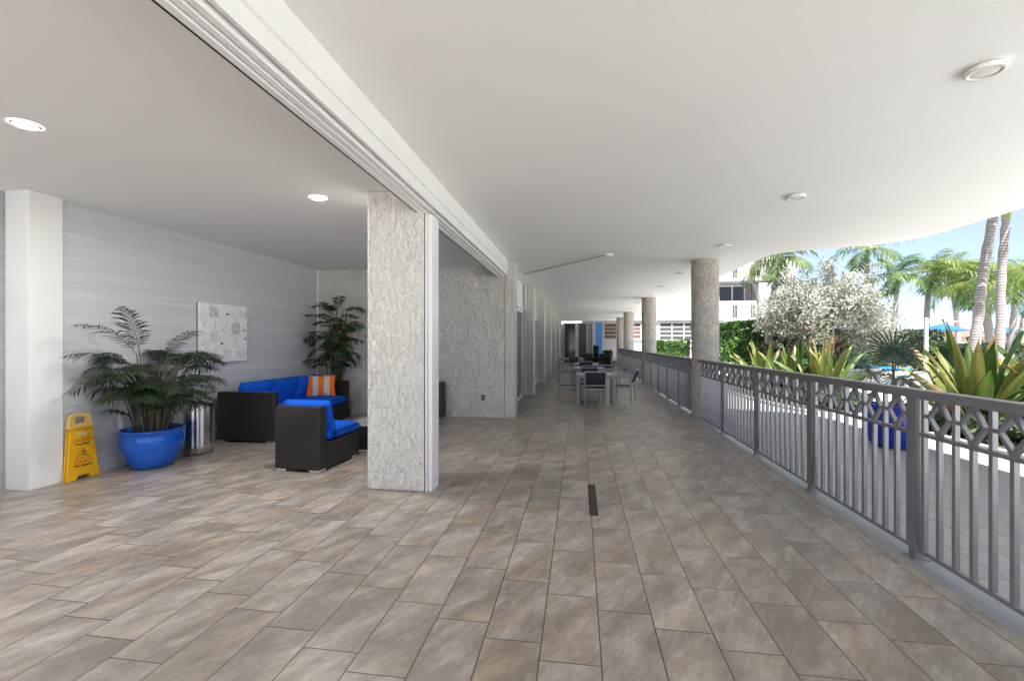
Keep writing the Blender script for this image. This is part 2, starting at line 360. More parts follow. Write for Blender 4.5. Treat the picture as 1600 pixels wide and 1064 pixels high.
# ================================================================= SETTING
YB = -3.7      # unseen roof end, set near so sunlit paving behind bounces light in
def sheet(name, x0, x1, y0, y1, z, m):
    b = MB(); b.add([(x0,y0,z),(x1,y0,z),(x1,y1,z),(x0,y1,z)], [(0,1,2,3)])
    return tag(b.build(name, m), kind='structure')
sheet('ground', -400, 700, -300, 95, -0.20, M['sand'])
sheet('sea', -2500, 2600, 80, 2900, -0.6, M['water'])
sheet('pavement', -60, 60, -60, 60, -0.03, M['paving'])
sheet('floor', -9, 2.02, YB, 31.8, 0.0, M['tile'])
b = MB(); b.box(2.02, 2.24, YB, 31.8, -0.02, 0.003); tag(b.build('floor_border', M['curb'], bevel=0.004), kind='structure')
b = MB(); b.add([(2.24,YB,-0.012),(5.3,YB,-0.012),(5.3,9.0,-0.012),(4.4,9.55,-0.012),(4.15,11,-0.012),(4.05,13.2,-0.012),(4.2,15,-0.012),(4.3,31.8,-0.012),(2.24,31.8,-0.012)],
      [tuple(range(9))]); tag(b.build('pool_deck', M['deck']), kind='structure')

def smooth_path(P, n=6):
    out = []
    for i in range(len(P)-1):
        p0 = Vector(P[max(i-1,0)]); p1 = Vector(P[i]); p2 = Vector(P[i+1]); p3 = Vector(P[min(i+2,len(P)-1)])
        for k in range(n):
            t = k / n
            out.append(0.5*((2*p1)+(p2-p0)*t+(2*p0-5*p1+4*p2-p3)*t*t+(3*p1-p0-3*p2+p3)*t*t*t))
    out.append(Vector(P[-1])); return out
edge = [(4.91,YB),(4.91,0)] + [tuple(p) for p in smooth_path([(4.91,5.86),(4.90,6.6),(4.86,7.3),(4.51,7.71),(4.06,7.84),(3.71,7.98),(3.30,8.26),(3.19,8.80),(3.18,9.8),(3.17,11.14),
        (3.3,13.0),(3.75,15.5),(4.09,18.3),(4.05,20.0),(3.98,22.1),(3.7,23.4),(3.3,25.2),(3.2,27.5),(3.4,31.5)], 6)]
poly = [(-1.46,YB)] + [tuple(p) for p in edge] + [(-1.46,31.5)]
b = MB(); b.prism(poly, 'z', 2.86, 3.16); tag(b.build('ceiling', M['ceil'], bevel=0.015), kind='structure')
b = MB(); b.box(-9, -1.47, YB, 8.5, 2.77, 3.1); tag(b.build('lounge_ceiling', M['lceil']), kind='structure')

# ================================================================= LOUNGE WALLS
b = MB(); b.box(-5.25, -5.035, 3.78, 8.2, 0, 2.77); tag(b.build('lounge_wall', M['paper']), 'striped pale blue wallpapered wall behind the painting and the blue sofa', 'wall')
b = MB(); b.box(-5.6, -5.31, YB, 3.9, 0, 2.77); tag(b.build('recessed_wall', M['paper']), 'dim wallpapered wall seen as a sliver left of the white pier', 'wall')
b = MB(); b.box(-5.27, -5.01, 3.49, 3.775, 0, 2.77); tag(b.build('white_pier', M['white'], bevel=0.004), 'smooth white rectangular pier beside the yellow floor sign', 'pillar')
t = thing('stucco_wall', 'cream knockdown stucco wall closing the lounge behind the tall plant', 'wall', (0,0,0))
b = MB(); b.box(-5.25, -1.355, 8.205, 8.45, 0, 2.768); b.build('wall', M['stuccowall'], t)
b = MB(); b.box(-5.03, -4.995, 8.165, 8.2, 0, 2.765); b.build('corner_trim', M['white'], t, 0.004)
o = thing('power_outlet', 'small grey outlet box low on the cream stucco wall', 'outlet', (-1.745, 8.2, 0.36))
b = MB(); b.box(-0.04, 0.04, -0.02, 0, -0.055, 0.055); b.build('cover', M['frame'], o, 0.006)
b = MB(); b.box(-0.022, 0.022, -0.026, -0.021, 0.008, 0.04); b.box(-0.022, 0.022, -0.026, -0.021, -0.04, -0.008); b.build('socket', M['gap'], o)

# pillar in the middle with its white door jamb
b = MB()
b.box(-1.955, -1.40, 4.0, 4.34, 0, 2.769)
tag(b.build('stucco_pillar', M['stucco'], bevel=0.012), 'broad cream stucco pillar standing nearest between lounge and walkway', 'pillar', 'stucco pillars along the walkway')
t = thing('door_jamb', 'white aluminium jamb on the edge of the nearest stucco pillar', 'door jamb', (-1.365, 4.1, 0))
b = MB(); b.box(-0.033, -0.013, -0.09, 0.12, 0, 2.54); b.build('channel', M['alu'], t, 0.002)
b = MB(); b.box(-0.010, 0.03, -0.075, 0.12, 0, 2.54); b.build('post', M['alu'], t, 0.003)
b = MB(); b.box(-0.042, -0.034, -0.096, 0.1, 0, 2.54); b.build('seal', M['gap'], t)

# header with sliding tracks
t = thing('sliding_door_header', 'long white header with sliding tracks between the lounge and walkway ceilings', 'door header', (-1.38, 0, 2.55))
b = MB(); b.prism([(0.06,0.04),(0.08,0.04),(0.08,0.13),(0.095,0.14),(0.095,0.309),(0.06,0.309)], 'y', YB, 8.2); b.build('fascia', M['white'], t)
b = MB()
b.prism([(-0.08,0.0),(-0.045,0.0),(-0.045,0.035),(-0.035,0.035),(-0.035,0.01),(-0.005,0.01),(-0.005,0.05),(0.005,0.05),(0.005,0.02),(0.035,0.02),(0.035,0.06),(0.058,0.06),(0.058,0.30),(-0.08,0.30)], 'y', YB, 8.2)
b.build('track', M['alu'], t)
b = MB(); b.box(-0.098, -0.083, YB, 8.2, 0.004, 0.225); b.build('gap_strip', M['gap'], t)  # black strip painted in for the dark gap beside the track
b = MB(); b.tube([(0.02,4.18,0.06),(0.03,4.18,-0.02),(0.055,4.2,-0.03)], 0.006, 6); b.build('latch_hook', M['chrome'], t)

# ================================================================= WALKWAY LEFT SIDE
PY = [8.22, 11.72, 15.45, 19.2, 22.95, 26.7, 30.0]
nm = ['cream stucco pillar at the end of the lounge opening, right of the outlet', 'second stucco pillar past the lounge, at the first glass door',
      'third stucco pillar along the walkway wall, after two glass doors', 'fourth stucco pillar along the walkway wall, level with the nearest tables',
      'fifth stucco pillar along the walkway wall, a narrow pale sliver', 'sixth stucco pillar along the walkway wall, far down', 'last stucco pillar of the walkway wall, nearest the dark sliding door']
for i, y in enumerate(PY):
    t = thing('stucco_pillar', nm[i], 'pillar', (-1.25, y, 0), 0, 'stucco pillars along the walkway')
    b = MB(); b.box(-0.10, 0.085, 0, 0.36, 0, 2.857); b.build('shaft', M['stucco2'], t, 0.012)
    b = MB(); b.box(-0.16, -0.103, 0.03, 0.3, 0, 2.857); b.build('jamb_trim', M['alu'], t, 0.004)
    if i == 0: continue
    b = MB(); b.box(-0.02, 0.082, 0.364, 0.43, 0, 2.857); b.build('corner_strip', M['white'], t, 0.004)
b = MB(); b.box(-1.75, -1.44, 8.46, 31.8, 2.22, 2.858); tag(b.build('wall_over_doors', M['white']), 'white wall band above the row of glass doors', 'wall')
dn = ['first dark sliding glass door past the lounge, between two stucco pillars', 'second dark sliding glass door along the walkway wall', 'third sliding glass door along the walkway wall',
      'fourth sliding glass door along the walkway wall', 'fifth sliding glass door far along the walkway wall', 'last sliding glass door on the walkway wall by the end wall']
for i in range(6):
    y0 = PY[i] + 0.44; y1 = PY[i+1]
    t = thing('sliding_glass_door', dn[i], 'door', (-1.46, y0, 0), 0, 'glass doors along the walkway')
    b = MB(); w = y1 - y0
    b.box(-0.05, 0.03, 0.0, 0.05, 0, 2.2); b.box(-0.05, 0.03, w-0.05, w, 0, 2.2); b.box(-0.05, 0.03, w/2-0.03, w/2+0.03, 0.06, 2.12)
    b.box(-0.06, 0.035, 0.05, w-0.05, 2.12, 2.2); b.box(-0.06, 0.035, 0.05, w-0.05, 0, 0.06); b.build('frame', M['alu'], t, 0.004)
    b = MB(); b.box(-0.02, -0.01, 0.05, w/2-0.03, 0.06, 2.12); b.box(-0.02, -0.01, w/2+0.03, w-0.05, 0.06, 2.12); b.build('pane', M['doorglass'], t)
    b = MB(); b.box(-0.0, 0.07, 0.0, w, 2.205, 2.24); b.box(-0.0, 0.05, 0.0, w, 2.245, 2.28); b.build('head_trim', M['alu'], t, 0.004)
b = MB(); b.box(-1.8, -1.6, 8.46, 31.8, 0, 2.2); tag(b.build('room_backing', M['gap']), 'black panel standing in for the dark rooms behind the glass doors', 'wall')  # near-black panel added as the darkness of unlit rooms

# ================================================================= ROUND COLUMNS
CY = [(2.27,8.72), (2.29,15.6), (2.36,22.6), (2.40,27.3)]
cn = ['thick round coarse stucco column nearest, splitting the railing', 'second round stucco column along the railing, past the tables', 'third round stucco column along the railing', 'farthest round stucco column by the end wall']
for (x, y), lab in zip(CY, cn):
    b = MB()
    prof = [(0.235, 0.0)] + [(0.235, 2.857*k/40) for k in range(1, 41)]
    b.lathe(prof, 64, fn=lambda r, z, a: r + 0.006*mnoise.noise(Vector((math.cos(a)*3+y, math.sin(a)*3, z*4))))
    c = b.build('round_column', M['shell']); c.location = (x, y, 0); tag(c, lab, 'column', 'round columns along the railing')
for x, y, r, lab in [(2.62, 9.55, 0.045, 'grey drain pipe standing just behind the nearest round column'), (2.66, 23.3, 0.04, 'thin drain pipe beside the third round column')]:
    t = thing('drain_pipe', lab, 'pipe', (x, y, 0), 0, 'drain pipes')
    b = MB(); b.tube([(0,0,-0.02),(0,0,2.857)], r, 14); b.build('pipe', M['concrete'], t)
    for z in (0.9, 2.2): b = MB(); b.tube([(0,0,z),(0,0,z+0.04)], r+0.008, 14); b.build('bracket', M['frame'], t)

# ================================================================= RAILINGS
def mesh_of(b, name, bev=0):
    o = b.build(name, M['rail']); me = o.data; bpy.data.objects.remove(o); return me
BAY = 1.31
NB = 11; SP = (BAY - 0.08 - 0.05) / (NB - 1)
bm_full = MB(); bm_full.box(-0.0125,0.0125,-0.0125,0.0125,0.075,1.012); me_full = mesh_of(bm_full, 'baluster')
bm_half = MB(); bm_half.box(-0.0125,0.0125,-0.0125,0.0125,0.075,0.778); me_half = mesh_of(bm_half, 'baluster')
bm_post = MB(); bm_post.box(-0.029,0.029,-0.029,0.029,0.004,1.012); bm_post.box(-0.05,0.05,-0.05,0.05,0.003,0.012); me_post = mesh_of(bm_post, 'post')
bm_loz = MB()
hw = SP - 0.035; zt, zb, zm = 1.012, 0.803, 0.9075; th = 0.0145
for sy in (-1, 1):
    for (za, zc) in ((zt, zm), (zb, zm)):
        s_ = 1 if za > zm else -1
        # one arm of the ring as a sheared bar
        p = [(0.0, za), (sy*th*0.9, za), (sy*(hw), zm + s_*th*0.1), (sy*hw, zm), (sy*(hw-th*1.1), zm), (0.0, za - s_*th*1.9)]
        q = p if (sy * s_ < 0) else list(reversed(p))
        bm_loz.prism(q, 'x', -0.0122, 0.0122)
    y0, y1 = (hw - 0.001, SP - 0.0125) if sy > 0 else (-SP + 0.0125, -hw + 0.001)
    bm_loz.box(-0.0115, 0.0115, y0, y1, zm-0.010, zm+0.010)
me_loz = mesh_of(bm_loz, 'lozenge')
def railing(x, ya, yb, label, bay0=None, last=True):
    t = thing('railing', label, 'railing', (x, ya, 0), 0, 'grey railing sections along the walkway')
    Ln = yb - ya
    b = MB(); b.box(-0.037, 0.037, 0, Ln, 1.012, 1.07); b.build('top_rail', M['rail'], t, 0.005)
    b = MB(); b.box(-0.0135, 0.0135, 0, Ln, 0.778, 0.803); b.build('middle_rail', M['rail'], t, 0.002)
    b = MB(); b.box(-0.0135, 0.0135, 0, Ln, 0.05, 0.075); b.build('bottom_rail', M['rail'], t, 0.002)
    n = max(1, round(Ln / BAY)); bay = Ln / n; k = bay / BAY
    for i in range(n + 1):
        if i < n or not last: share('post', me_post, t, (0, i*bay + (0.036 if i == 0 else 0), 0))
    for i in range(n):
        for j in range(NB):
            y = i*bay + (0.066 + j*SP)*k
            share('baluster', me_full if j % 2 == 0 else me_half, t, (0, y, 0))
            if j % 2 == 1: share('lozenge', me_loz, t, (0, y, 0)).scale = (1, k, 1)
railing(2.12, 8.47 - 8*BAY, 8.47, 'nearest grey metal railing run with lozenge band, from the first column towards the viewer')
railing(2.14, 8.97, 15.38, 'grey lozenge railing run between the first and second round columns')
railing(2.18, 15.83, 22.38, 'grey lozenge railing run between the second and third round columns')
railing(2.24, 22.83, 27.08, 'grey lozenge railing run between the third and farthest round columns')

# ================================================================= CEILING FITTINGS
def disc_light(x, y, lab):
    t = thing('ceiling_disc_light', lab, 'ceiling light', (x, y, 2.86), 0, 'unlit disc lights above the railing')
    b = MB(); b.lathe([(0.05,-0.002),(0.082,-0.004),(0.088,-0.010),(0.088,-0.026),(0.083,-0.032),(0.066,-0.032),(0.063,-0.027)], 36); b.build('housing', M['plastic'], t)
    b = MB(); b.lathe([(0.0,-0.031),(0.04,-0.031),(0.0615,-0.026)], 36); b.build('diffuser', M['plastic'], t)
dl = ['nearest unlit white disc light on the walkway ceiling, top right', 'second unlit disc light along the ceiling above the railing', 'third unlit disc light, just before the nearest round column', 'fourth unlit disc light, just left of the nearest column',
      'fifth unlit disc light along the walkway ceiling', 'sixth unlit disc light, just before the second round column', 'seventh unlit disc light, past the second round column', 'farthest unlit disc light near the third column']
for (x, y), lab in zip([(2.19,2.83),(2.18,5.0),(2.2,7.35),(2.13,10.1),(2.17,12.45),(2.2,14.6),(2.15,17.3),(2.18,19.9)], dl): disc_light(x, y, lab)
t = thing('smoke_detector', 'round white detector on the walkway ceiling at the end of a conduit', 'smoke detector', (0.48, 7.84, 2.86))
b = MB(); b.lathe([(0.03,-0.001),(0.085,-0.003),(0.085,-0.02),(0.06,-0.04),(0.0,-0.042)], 28); b.build('housing', M['plastic'], t)
b = MB(); b.tube([(0.42,7.90,2.848),(-1.2,9.80,2.848)], 0.009, 8); tag(b.build('ceiling_conduit', M['concrete']), 'thin grey conduit running across the walkway ceiling to the detector', 'conduit')
for x, y, lab in [(-3.54,2.45,'lit recessed downlight nearest in the lounge ceiling, far left'), (-2.51,4.10,'lit recessed downlight in front of the broad stucco pillar')]:
    t = thing('recessed_downlight', lab, 'downlight', (x, y, 2.77), 0, 'lit downlights in the lounge ceiling')
    b = MB(); b.lathe([(0.053,-0.004),(0.057,-0.010),(0.073,-0.007),(0.077,-0.001)], 32); b.build('trim_ring', M['alu'], t)
    b = MB(); b.disc((0,0,-0.006), 0.0555, 32, False); b.build('lens', M['lens'], t)
t = thing('sprinkler_head', 'small metal sprinkler head in the lounge ceiling above the painting', 'sprinkler', (-3.96, 5.78, 2.77))
b = MB(); b.lathe([(0.0,-0.004),(0.035,-0.004),(0.037,-0.001)], 20); b.build('flange', M['plastic'], t)
b = MB(); b.tube([(0,0,-0.003),(0,0,-0.03)], 0.008, 8); b.lathe([(0.0,-0.03),(0.02,-0.032),(0.0,-0.035)], 12); b.build('nozzle', M['chrome'], t)
t = thing('floor_drain', 'narrow dark slot drain set in the walkway tiles', 'drain', (0.115, 4.05, 0.002))
b = MB(); b.box(-0.034, 0.034, -0.40, 0.38, -0.002, 0.002); b.build('slot', M['gap'], t)
b = MB()
for k in range(19): b.box(-0.026, 0.026, -0.385+k*0.041, -0.385+k*0.041+0.016, 0.002, 0.004)
b.build('grate', mottled('rusty grate', (0.06,0.05,0.045), (0.10,0.085,0.075), 20, 0.6, 50, 0.2, 0.002), t)

# ================================================================= LOUNGE FURNITURE
def cushion(x0, x1, y0, y1, z0, z1, puff=0.03, nx=10, ny=10):
    b = MB()
    def g(u): return 1 - (2*u-1)**6
    vs = []; fs = []
    for side in (1, -1):
        for i in range(nx+1):
            for j in range(ny+1):
                u, v = i/nx, j/ny
                e = max(0.0, min(g(u), g(v)))
                zc, hz = (z0+z1)/2, (z1-z0)/2
                z = zc + side*(hz*(0.55+0.45*e**0.5) + puff*math.sin(PI*u)*math.sin(PI*v))
                vs.append((x0+(x1-x0)*u, y0+(y1-y0)*v, z))
    n1 = (nx+1)*(ny+1); I = lambda s, i, j: s*n1 + i*(ny+1) + j
    for i in range(nx):
        for j in range(ny):
            fs.append((I(0,i,j),I(0,i+1,j),I(0,i+1,j+1),I(0,i,j+1)))
            fs.append((I(1,i,j),I(1,i,j+1),I(1,i+1,j+1),I(1,i+1,j)))
    for i in range(nx):
        fs.append((I(1,i,0),I(1,i+1,0),I(0,i+1,0),I(0,i,0))); fs.append((I(0,i,ny),I(0,i+1,ny),I(1,i+1,ny),I(1,i,ny)))
    for j in range(ny):
        fs.append((I(0,0,j),I(0,0,j+1),I(1,0,j+1),I(1,0,j))); fs.append((I(1,nx,j),I(1,nx,j+1),I(0,nx,j+1),I(0,nx,j)))
    b.add(vs, fs, 0.5, True); return b
def piping(parent, x0, x1, y0, y1, z, r=0.006):
    c = 0.03; p = [(x0+c,y0,z),(x1-c,y0,z),(x1-.008,y0+.008,z),(x1,y0+c,z),(x1,y1-c,z),(x1-.008,y1-.008,z),(x1-c,y1,z),(x0+c,y1,z),(x0+.008,y1-.008,z),(x0,y1-c,z),(x0,y0+c,z),(x0+.008,y0+.008,z),(x0+c,y0,z)]
    b = MB(); b.tube(p, r, 6); b.build('piping', M['piping'], parent)
def feet(t, pts):
    for x, y in pts:
        b = MB(); b.box(x-0.06, x+0.06, y-0.06, y+0.06, 0, 0.028); b.build('foot', M['chrome'], t, 0.004)

# long sofa along the wallpapered wall
t = thing('wicker_sofa', 'long dark wicker sofa with royal blue cushions along the wallpapered wall', 'sofa', (-4.93, 5.60, 0))
D, LN = 0.86, 2.05
b = MB(); b.box(0, D, 0, 0.10, 0.028, 0.69); b.build('arm', M['wicker'], t, 0.012)
b = MB(); b.box(0, D, LN-0.10, LN, 0.028, 0.69); b.build('arm', M['wicker'], t, 0.012)
b = MB(); b.box(0, 0.10, 0.10, LN-0.10, 0.028, 0.66); b.build('back_frame', M['wicker'], t, 0.012)
b = MB(); b.box(0.10, D-0.01, 0.10, LN-0.10, 0.028, 0.30); b.build('base', M['wicker'], t, 0.008)
for k in range(3):
    y0 = 0.11 + k*(LN-0.22)/3; y1 = y0 + (LN-0.22)/3 - 0.006
    q = cushion(0.20, D+0.01, y0, y1, 0.30, 0.44, 0.02).build('seat_cushion', M['blue'], t); piping(q, 0.20, D+0.01, y0, y1, 0.407)
    c = cushion(-0.22, 0.22, 0, y1-y0, -0.075, 0.075, 0.025)
    c.xf(Matrix.Translation((0.235, y0, 0.585)) @ Matrix.Rotation(R(-72), 4, 'Y')); c.build('back_cushion', M['blue'], t)
feet(t, [(0.07,0.07),(D-0.07,0.07),(0.07,LN-0.07),(D-0.07,LN-0.07)])
# armless chair with its back to the viewer
t = thing('wicker_chair', 'armless dark wicker chair with blue cushions, its tall back turned to the viewer', 'armchair', (-3.205, 4.42, 0), R(-3))
b = MB(); b.box(0, 0.53, 0, 0.125, 0.028, 0.69); b.build('back_frame', M['wicker'], t, 0.012)
b = MB(); b.box(0, 0.53, 0.125, 0.78, 0.028, 0.30); b.build('base', M['wicker'], t, 0.010)
q = cushion(0.0, 0.53, 0.16, 0.79, 0.30, 0.43, 0.02).build('seat_cushion', M['blue'], t); piping(q, 0.0, 0.53, 0.16, 0.79, 0.40)
c = cushion(0, 0.53, -0.21, 0.21, -0.065, 0.065, 0.02); c.xf(Matrix.Translation((0, 0.225, 0.53)) @ Matrix.Rotation(R(108), 4, 'X')); c.build('back_cushion', M['blue'], t)
feet(t, [(0.07,0.07),(0.46,0.07),(0.07,0.71),(0.46,0.71)])
# second sofa behind the pillar
t = thing('wicker_armchair', 'dark wicker armchair end peeking out right of the broad stucco pillar', 'armchair', (-3.38, 7.30, 0))
b = MB(); b.box(0, 0.1, 0, 0.8, 0.028, 0.66); b.build('arm', M['wicker'], t, 0.012)
b = MB(); b.box(0.85, 0.95, 0.40, 0.8, 0.028, 0.66); b.build('arm', M['wicker'], t, 0.012)
b = MB(); b.box(0.1, 0.85, 0.70, 0.8, 0.028, 0.66); b.build('back_frame', M['wicker'], t, 0.012)
b = MB(); b.box(0.1, 0.85, 0.02, 0.70, 0.028, 0.30); b.build('base', M['wicker'], t, 0.012)
cushion(0.11, 0.84, 0.0, 0.6, 0.30, 0.43, 0.012).build('seat_cushion', M['blue'], t)
c = cushion(0.11, 0.84, -0.2, 0.2, -0.06, 0.06, 0.02); c.xf(Matrix.Translation((0, 0.62, 0.55)) @ Matrix.Rotation(R(72), 4, 'X')); c.build('back_cushion', M['blue'], t)
feet(t, [(0.07,0.07),(0.88,0.47),(0.07,0.73),(0.88,0.73)])
# coffee table
t = thing('wicker_coffee_table', 'low dark wicker coffee table with glass top beside the broad stucco pillar', 'coffee table', (-3.0, 5.45, 0))
b = MB(); b.box(0, 0.62, 0, 0.95, 0.02, 0.30); b.build('base', M['wicker'], t, 0.012)
b = MB(); b.box(-0.01, 0.63, -0.01, 0.96, 0.305, 0.318); b.build('glass_top', mat('grey glass', (0.30,0.33,0.34), 0.08, 0, 0.8), t, 0.004)
# striped pillow on the sofa
t = thing('striped_pillow', 'orange and white striped pillow leaning at the far end of the sofa', 'pillow', (-4.40, 7.28, 0.455), R(28))
W_ = 0.46; ns = 5
for k in range(ns):
    x0 = -W_/2 + k*W_/ns; x1 = x0 + W_/ns
    vs = []; fs = []; nx, ny = 4, 10
    def pw(u, v): return 0.008 + 0.075*(max(0, math.sin(PI*u))**0.55)*(max(0, math.sin(PI*v))**0.55)
    for s_ in (1, -1):
        for i in range(nx+1):
            for j in range(ny+1):
                x = x0 + (x1-x0)*i/nx; u = (x + W_/2)/W_; v = j/ny
                vs.append((x*(1-0.06*math.sin(PI*v)), s_*pw(u, v), 0.36*(v-0.5)*(1-0.06*math.sin(PI*u))))
    n1 = (nx+1)*(ny+1)
    for i in range(nx):
        for j in range(ny):
            a = i*(ny+1)+j; fs.append((a, a+1, a+ny+2, a+ny+1)); fs.append((n1+a, n1+a+ny+1, n1+a+ny+2, n1+a+1))
    b = MB(); b.add(vs, fs, 0.5, True); b.xf(Matrix.Translation((0,0,0.17)) @ Matrix.Rotation(R(-16), 4, 'X'))
    b.build('stripe', M['orange'] if k % 2 == 0 else M['cream'], t)

# painting
def art(name, lo, hi, sc_=26):
    m = mat(name, (0.75,0.75,0.75), 0.7, 0, 0.3); v = coords(m)
    n = nz(m, v, sc_, 5, 0.75, 0.6); r = ramp(m, [(0.38, lo), (0.58, hi)], n); L(m, r.outputs[0], bsdf(m).inputs['Base Color'])
    bump(m, n, 0.4, 0.004); return m
t = thing('painting', 'pale abstract canvas with scattered grey patches on the wallpapered wall', 'painting', (-5.03, 5.81, 1.50))
b = MB(); b.box(0.002, 0.045, -0.43, 0.43, -0.405, 0.405); b.build('canvas', art('white washed canvas', (0.66,0.66,0.67), (0.80,0.80,0.81), 9), t, 0.003)
b = MB(); b.box(-0.003, 0.0015, -0.438, 0.425, -0.40, 0.408); b.build('backing_frame', M['gap'], t)
pa = art('grey printed scrap', (0.30,0.30,0.295), (0.70,0.70,0.68), 38); pb = art('faint printed scrap', (0.52,0.52,0.51), (0.74,0.74,0.74), 30)
PX = lambda x: -0.43 + (x-105)/655*0.86
PZ = lambda y: 0.405 - (y-130)/860*0.81
def shape(x0, y0, x1, y1, m, name):
    b = MB(); a, c = PX(x0), PX(x1); d, e = PZ(y0), PZ(y1); j = lambda: random.uniform(-.006,.006)
    b.prism([(a+j(),e+j()),(c+j(),e+j()),(c+j(),d+j()),(a+j(),d+j())], 'x', 0.0452, 0.0462); b.build(name, m, t)
for q in [(225,185,335,330),(520,400,650,572)]: shape(*q, pa, 'collage_patch')
for q in [(635,200,755,305),(232,540,340,700),(425,815,515,915),(590,830,740,940),(125,690,200,760),(560,330,640,396)]: shape(*q, pb, 'collage_patch')
for q in [(450,258,486,280),(292,360,308,440),(290,455,314,478),(155,405,164,470),(388,510,404,532),(366,706,404,728),(664,512,702,516),(702,498,728,522),(720,628,742,656),(566,590,574,720),(566,330,572,398),(700,340,705,460)]: shape(*q, M['black'] if (q[2]-q[0])*(q[3]-q[1]) < 900 and q[2]-q[0] > 14 else pa, 'ink_mark')
b = MB(); b.bar((0.0456,PX(392),PZ(585)),(0.0456,PX(448),PZ(636)),0.001,0.008); b.build('ink_mark', pa, t)

# steel bin
t = thing('steel_bin', 'fluted polished steel bin between the potted palm and the sofa', 'bin', (-4.61, 4.95, 0))
fl = lambda r, z, a: r * (1 + 0.022*math.cos(14*a))
b = MB(); b.lathe([(0.145,0.0),(0.145,0.02),(0.15,0.02)] + [(0.15, 0.02+0.60*k/6) for k in range(1,7)], 112, fn=fl); b.build('body', M['steel'], t)
b = MB(); b.lathe([(0.15,0.622),(0.158,0.624),(0.158,0.650),(0.12,0.655),(0.10,0.640)], 48); b.build('rim', M['chrome'], t)
b = MB(); b.disc((0,0,0.6), 0.14, 32); b.build('opening', M['gap'], t)

# wet floor sign
t = thing('wet_floor_sign', 'yellow plastic CAUTION wet floor sign leaning folded beside the white pier', 'floor sign', (-4.955, 3.915, 0))
def sign_panel(x):
    b = MB()
    h = 0.50
    pl = [(-0.165,0),(-0.075,0),(-0.055,0.035),(0.045,0.035),(0.065,0),(0.15,0),(0.098,h),(-0.112,h)]
    b.prism([(p[0], p[1]) for p in pl], 'x', x, x+0.016); return b
lean = Matrix.Rotation(R(-3.0), 4, 'Y')
b = sign_panel(0.0); b.xf(lean); b.build('front_panel', M['yellow'], t, 0.004)
b = sign_panel(-0.035); b.xf(lean); b.build('back_panel', M['yellow'], t, 0.004)
b = MB()   # handle: ring with an open window
hb = 0.515
outer = [(-0.118,hb),(-0.105,hb+0.10),(-0.09,hb+0.128),(-0.05,hb+0.140),(0.03,hb+0.140),(0.075,hb+0.128),(0.088,hb+0.10),(0.105,hb)]
inner = [(-0.062,hb+0.045),(-0.068,hb+0.085),(-0.06,hb+0.100),(-0.04,hb+0.106),(0.022,hb+0.106),(0.045,hb+0.100),(0.05,hb+0.085),(0.048,hb+0.045)]
for i in range(7):
    b.prism([outer[i], inner[i], inner[i+1], outer[i+1]], 'x', -0.03, 0.014)
b.prism([outer[0], outer[7], inner[7], inner[0]], 'x', -0.03, 0.014)
b.xf(lean); b.build('handle', mottled('faded yellow plastic', (0.78,0.55,0.16), (0.82,0.60,0.22), 5, 0.45, 80, 0.05, 0.001), t)
b = MB(); b.box(-0.034, 0.02, -0.118, 0.103, 0.502, 0.513); b.tube([(0.02,-0.115,0.507),(0.02,0.1,0.507)], 0.009, 8); b.xf(lean); b.build('hinge', M['yellow'], t)
b = MB(); b.box(0.0162, 0.021, -0.05, 0.035, 0.435, 0.468); b.xf(lean); b.build('grip_boss', mottled('worn plastic', (0.75,0.60,0.25), (0.8,0.66,0.35), 8, 0.5, 60, 0), t, 0.006)
def ring_tri(r0, r1, cy, cz, x):
    b = MB()
    P = lambda r: [(cy + r*math.sin(2*PI*k/3), cz + r*math.cos(2*PI*k/3)) for k in range(3)]
    A, B = P(r0), P(r1)
    for k in range(3): b.prism([A[k], A[(k+1)%3], B[(k+1)%3], B[k]], 'x', x, x+0.001)
    return b
XT = 0.0168
b = ring_tri(0.078, 0.068, -0.004, 0.238, XT); b.xf(lean); b.build('warning_triangle', M['red'], t)
b = MB()   # slipping figure
def limb(pts, w):
    for p, q in zip(pts, pts[1:]):
        b.bar((XT+0.0006, -0.004+p[0], 0.238+p[1]), (XT+0.0006, -0.004+q[0], 0.238+q[1]), w, 0.0012)
b.prism([( -0.004+0.0+0.009*math.cos(a*PI/5), 0.238+0.034+0.009*math.sin(a*PI/5)) for a in range(10)], 'x', XT, XT+0.0012)
limb([(-0.004,0.022),(0.006,-0.004)], 0.013); limb([(0.006,-0.004),(0.024,0.006),(0.034,-0.014)], 0.008); limb([(0.006,-0.006),(0.022,-0.018),(0.036,-0.022)], 0.008)
limb([(-0.003,0.02),(-0.022,0.004),(-0.032,0.014)], 0.006); limb([(-0.003,0.02),(0.012,0.028),(0.018,0.04)], 0.006); limb([(-0.028,-0.026),(-0.012,-0.02)], 0.006)
b.xf(lean); b.build('slipping_figure', M['black'], t)
def text(s, size, y, z, m, name):
    cu = bpy.data.curves.new(name, 'FONT'); cu.body = s; cu.size = size; cu.align_x = 'CENTER'; cu.extrude = 0.0004; cu.offset = 0.0006
    to = bpy.data.objects.new(name, cu); col.objects.link(to)
    dg = bpy.context.evaluated_depsgraph_get(); me = bpy.data.meshes.new_from_object(to.evaluated_get(dg))
    bpy.data.objects.remove(to); bpy.data.curves.remove(cu)
    me.transform(lean @ Matrix.Translation((XT+0.0004, y, z)) @ Matrix(((0,0,1,0),(1,0,0,0),(0,1,0,0),(0,0,0,1))))
    me.materials.clear(); me.materials.append(m)
    o = bpy.data.objects.new(name, me); col.objects.link(o); o.parent = t; return o
text('CAUTION', 0.040, -0.005, 0.372, M['red'], 'caution_text'); text('Wet Floor', 0.034, -0.005, 0.336, M['black'], 'wet_floor_text')
text('CUIDADO', 0.038, -0.005, 0.160, M['red'], 'cuidado_text'); text('Piso Mojado', 0.034, -0.005, 0.124, M['black'], 'piso_mojado_text')

